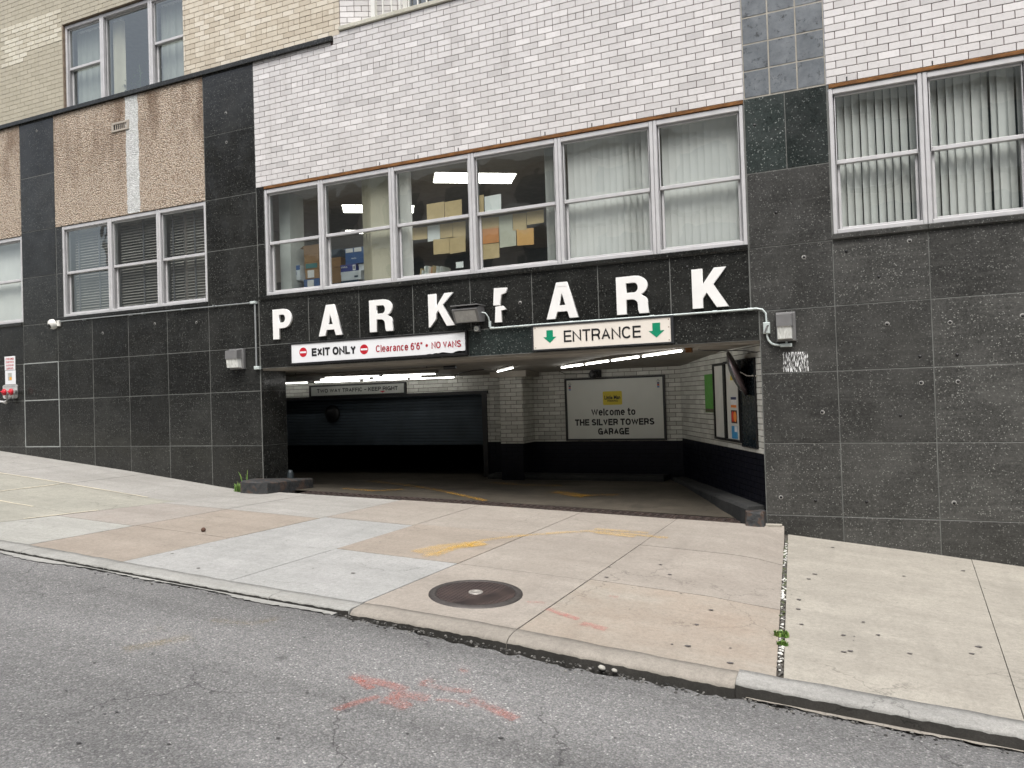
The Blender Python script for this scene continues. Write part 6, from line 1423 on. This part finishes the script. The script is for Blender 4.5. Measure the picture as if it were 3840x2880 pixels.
carton(1.44, 1.66, -1.304, -1.205, .50, .80, M_WC, 'pale carton right of the indigo one')
carton(1.52, 1.76, -1.60, -1.306, .56, .84, M_BLUE, 'blue carton at lower right of the blue stack', txt=('HAMMERMILL', 1.56, 1.72, -1.42, .026, W))
carton(1.22, 1.55, -1.199, -.96, .48, .80, M_BLUE, 'big blue box topmost of its stack with two white labels', [(1.235, 1.36, -1.025, -.965, W), (1.385, 1.51, -1.025, -.965, W)], ('Value Pack', 1.33, 1.42, -1.125, .02, W))
bt = empty('spray_bottle', (1.63, .66, -1.205), label='yellow-labelled bottle beside the big blue box', cat='bottle')
MB().lathe((1.63, .66, -1.205), (0, 0, 1), [(.04, 0), (.042, .02), (.042, .19), (.02, .24), (.02, .27), (0, .27)], 16).build('bottle_body', W, bt); MB().lathe((1.63, .66, -1.205), (0, 0, 1), [(.0425, .08), (.0425, .18)], 16).build('label', plain('yellow_label', lin(222, 196, 40), .5), bt)
text('lettering', '8', 1.377, 1.405, -1.278, .05, .46 - .0065, M_TBLK, bpy.data.objects['carton'], .01)

# plants in the upper left window
M_PLEAF = mat('houseplant_leaf', lambda n: n.bsdf(n.ramp(n.rnd(True), [(0, (0.03, 0.06, 0.02, 1)), (1, (0.10, 0.16, 0.05, 1))]), .5))
def houseplant(cx, cy, z0, h, nl, label):
    t = empty('potted_plant', (cx, cy, z0), label=label, cat='plant', group='plants in the upper left window')
    MB().lathe((cx, cy, z0), (0, 0, 1), [(.05, 0), (.065, .10), (.06, .10), (0, .09)], 14).build('pot', plain('terracotta', lin(150, 92, 66), .8), t)
    mbx = MB()
    for _ in range(nl):
        a = random.uniform(0, 6.28); r_ = random.uniform(.02, .16); p = Vector((cx + r_ * math.cos(a), cy + r_ * math.sin(a) * .5, z0 + .1 + random.uniform(0, h))); d = Vector((math.cos(a), math.sin(a) * .5, random.uniform(-.4, .6))).normalized() * random.uniform(.05, .10); s2 = d.cross(Vector((0, 0, 1))).normalized() * .022
        mbx.add([p, p + d * .5 + s2, p + d, p + d * .5 - s2], [(0, 1, 2, 3)])
    mbx.build('leaves', M_PLEAF, t)
    MB().tube([(cx, cy, z0 + .08), (cx + .02, cy, z0 + .1 + h * .6), (cx, cy, z0 + .1 + h)], .006, 6).build('stem', M_PLEAF, t)
houseplant(-3.12, .34, 1.99, .22, 40, 'low leafy plant at left in the upper left window'); houseplant(-2.78, .36, 1.99, .48, 46, 'tallest plant in the upper left window'); houseplant(-2.45, .34, 1.99, .16, 40, 'low spreading plant at right in the upper left window')

# ------------------------------------------------------------------ across the street (seen only as reflections)
op = empty('opposite_building', (3, -22, -5), label='brick apartment block with pale balcony bands across the street', cat='building')
M_OPB = plain('opposite_brick', lin(186, 178, 170), .9, 0, .2, 2); M_OPP = plain('opposite_band', lin(206, 202, 192), .8); M_OPG = plain('opposite_glass', lin(70, 84, 86), .15)
MB().box(-30, 40, -32, -21, -9, 11.5).build('wall', M_OPB, op)
for k in range(5):
    z = -2.2 + 2.9 * k; MB().box(-16, 26, -20.99, -19.9, z, z + 1.0).build('balcony_band', M_OPP, op)
    for j in range(12): MB().box(-15 + 3.4 * j, -13 + 3.4 * j, -21.0, -20.95, z + 1.0, z + 2.5).build('window', M_OPG, op)
mbx = MB(); mbx.grid(lambda u, v: (u, v, gnd(u, -13.4) + .12 - (v + 13.4) * .02), frange(-40, 50, 5), [-21, -13.42]); mbx.build('far_sidewalk', FLAG['grey'], kind='structure', label='sidewalk on the far side of the street')
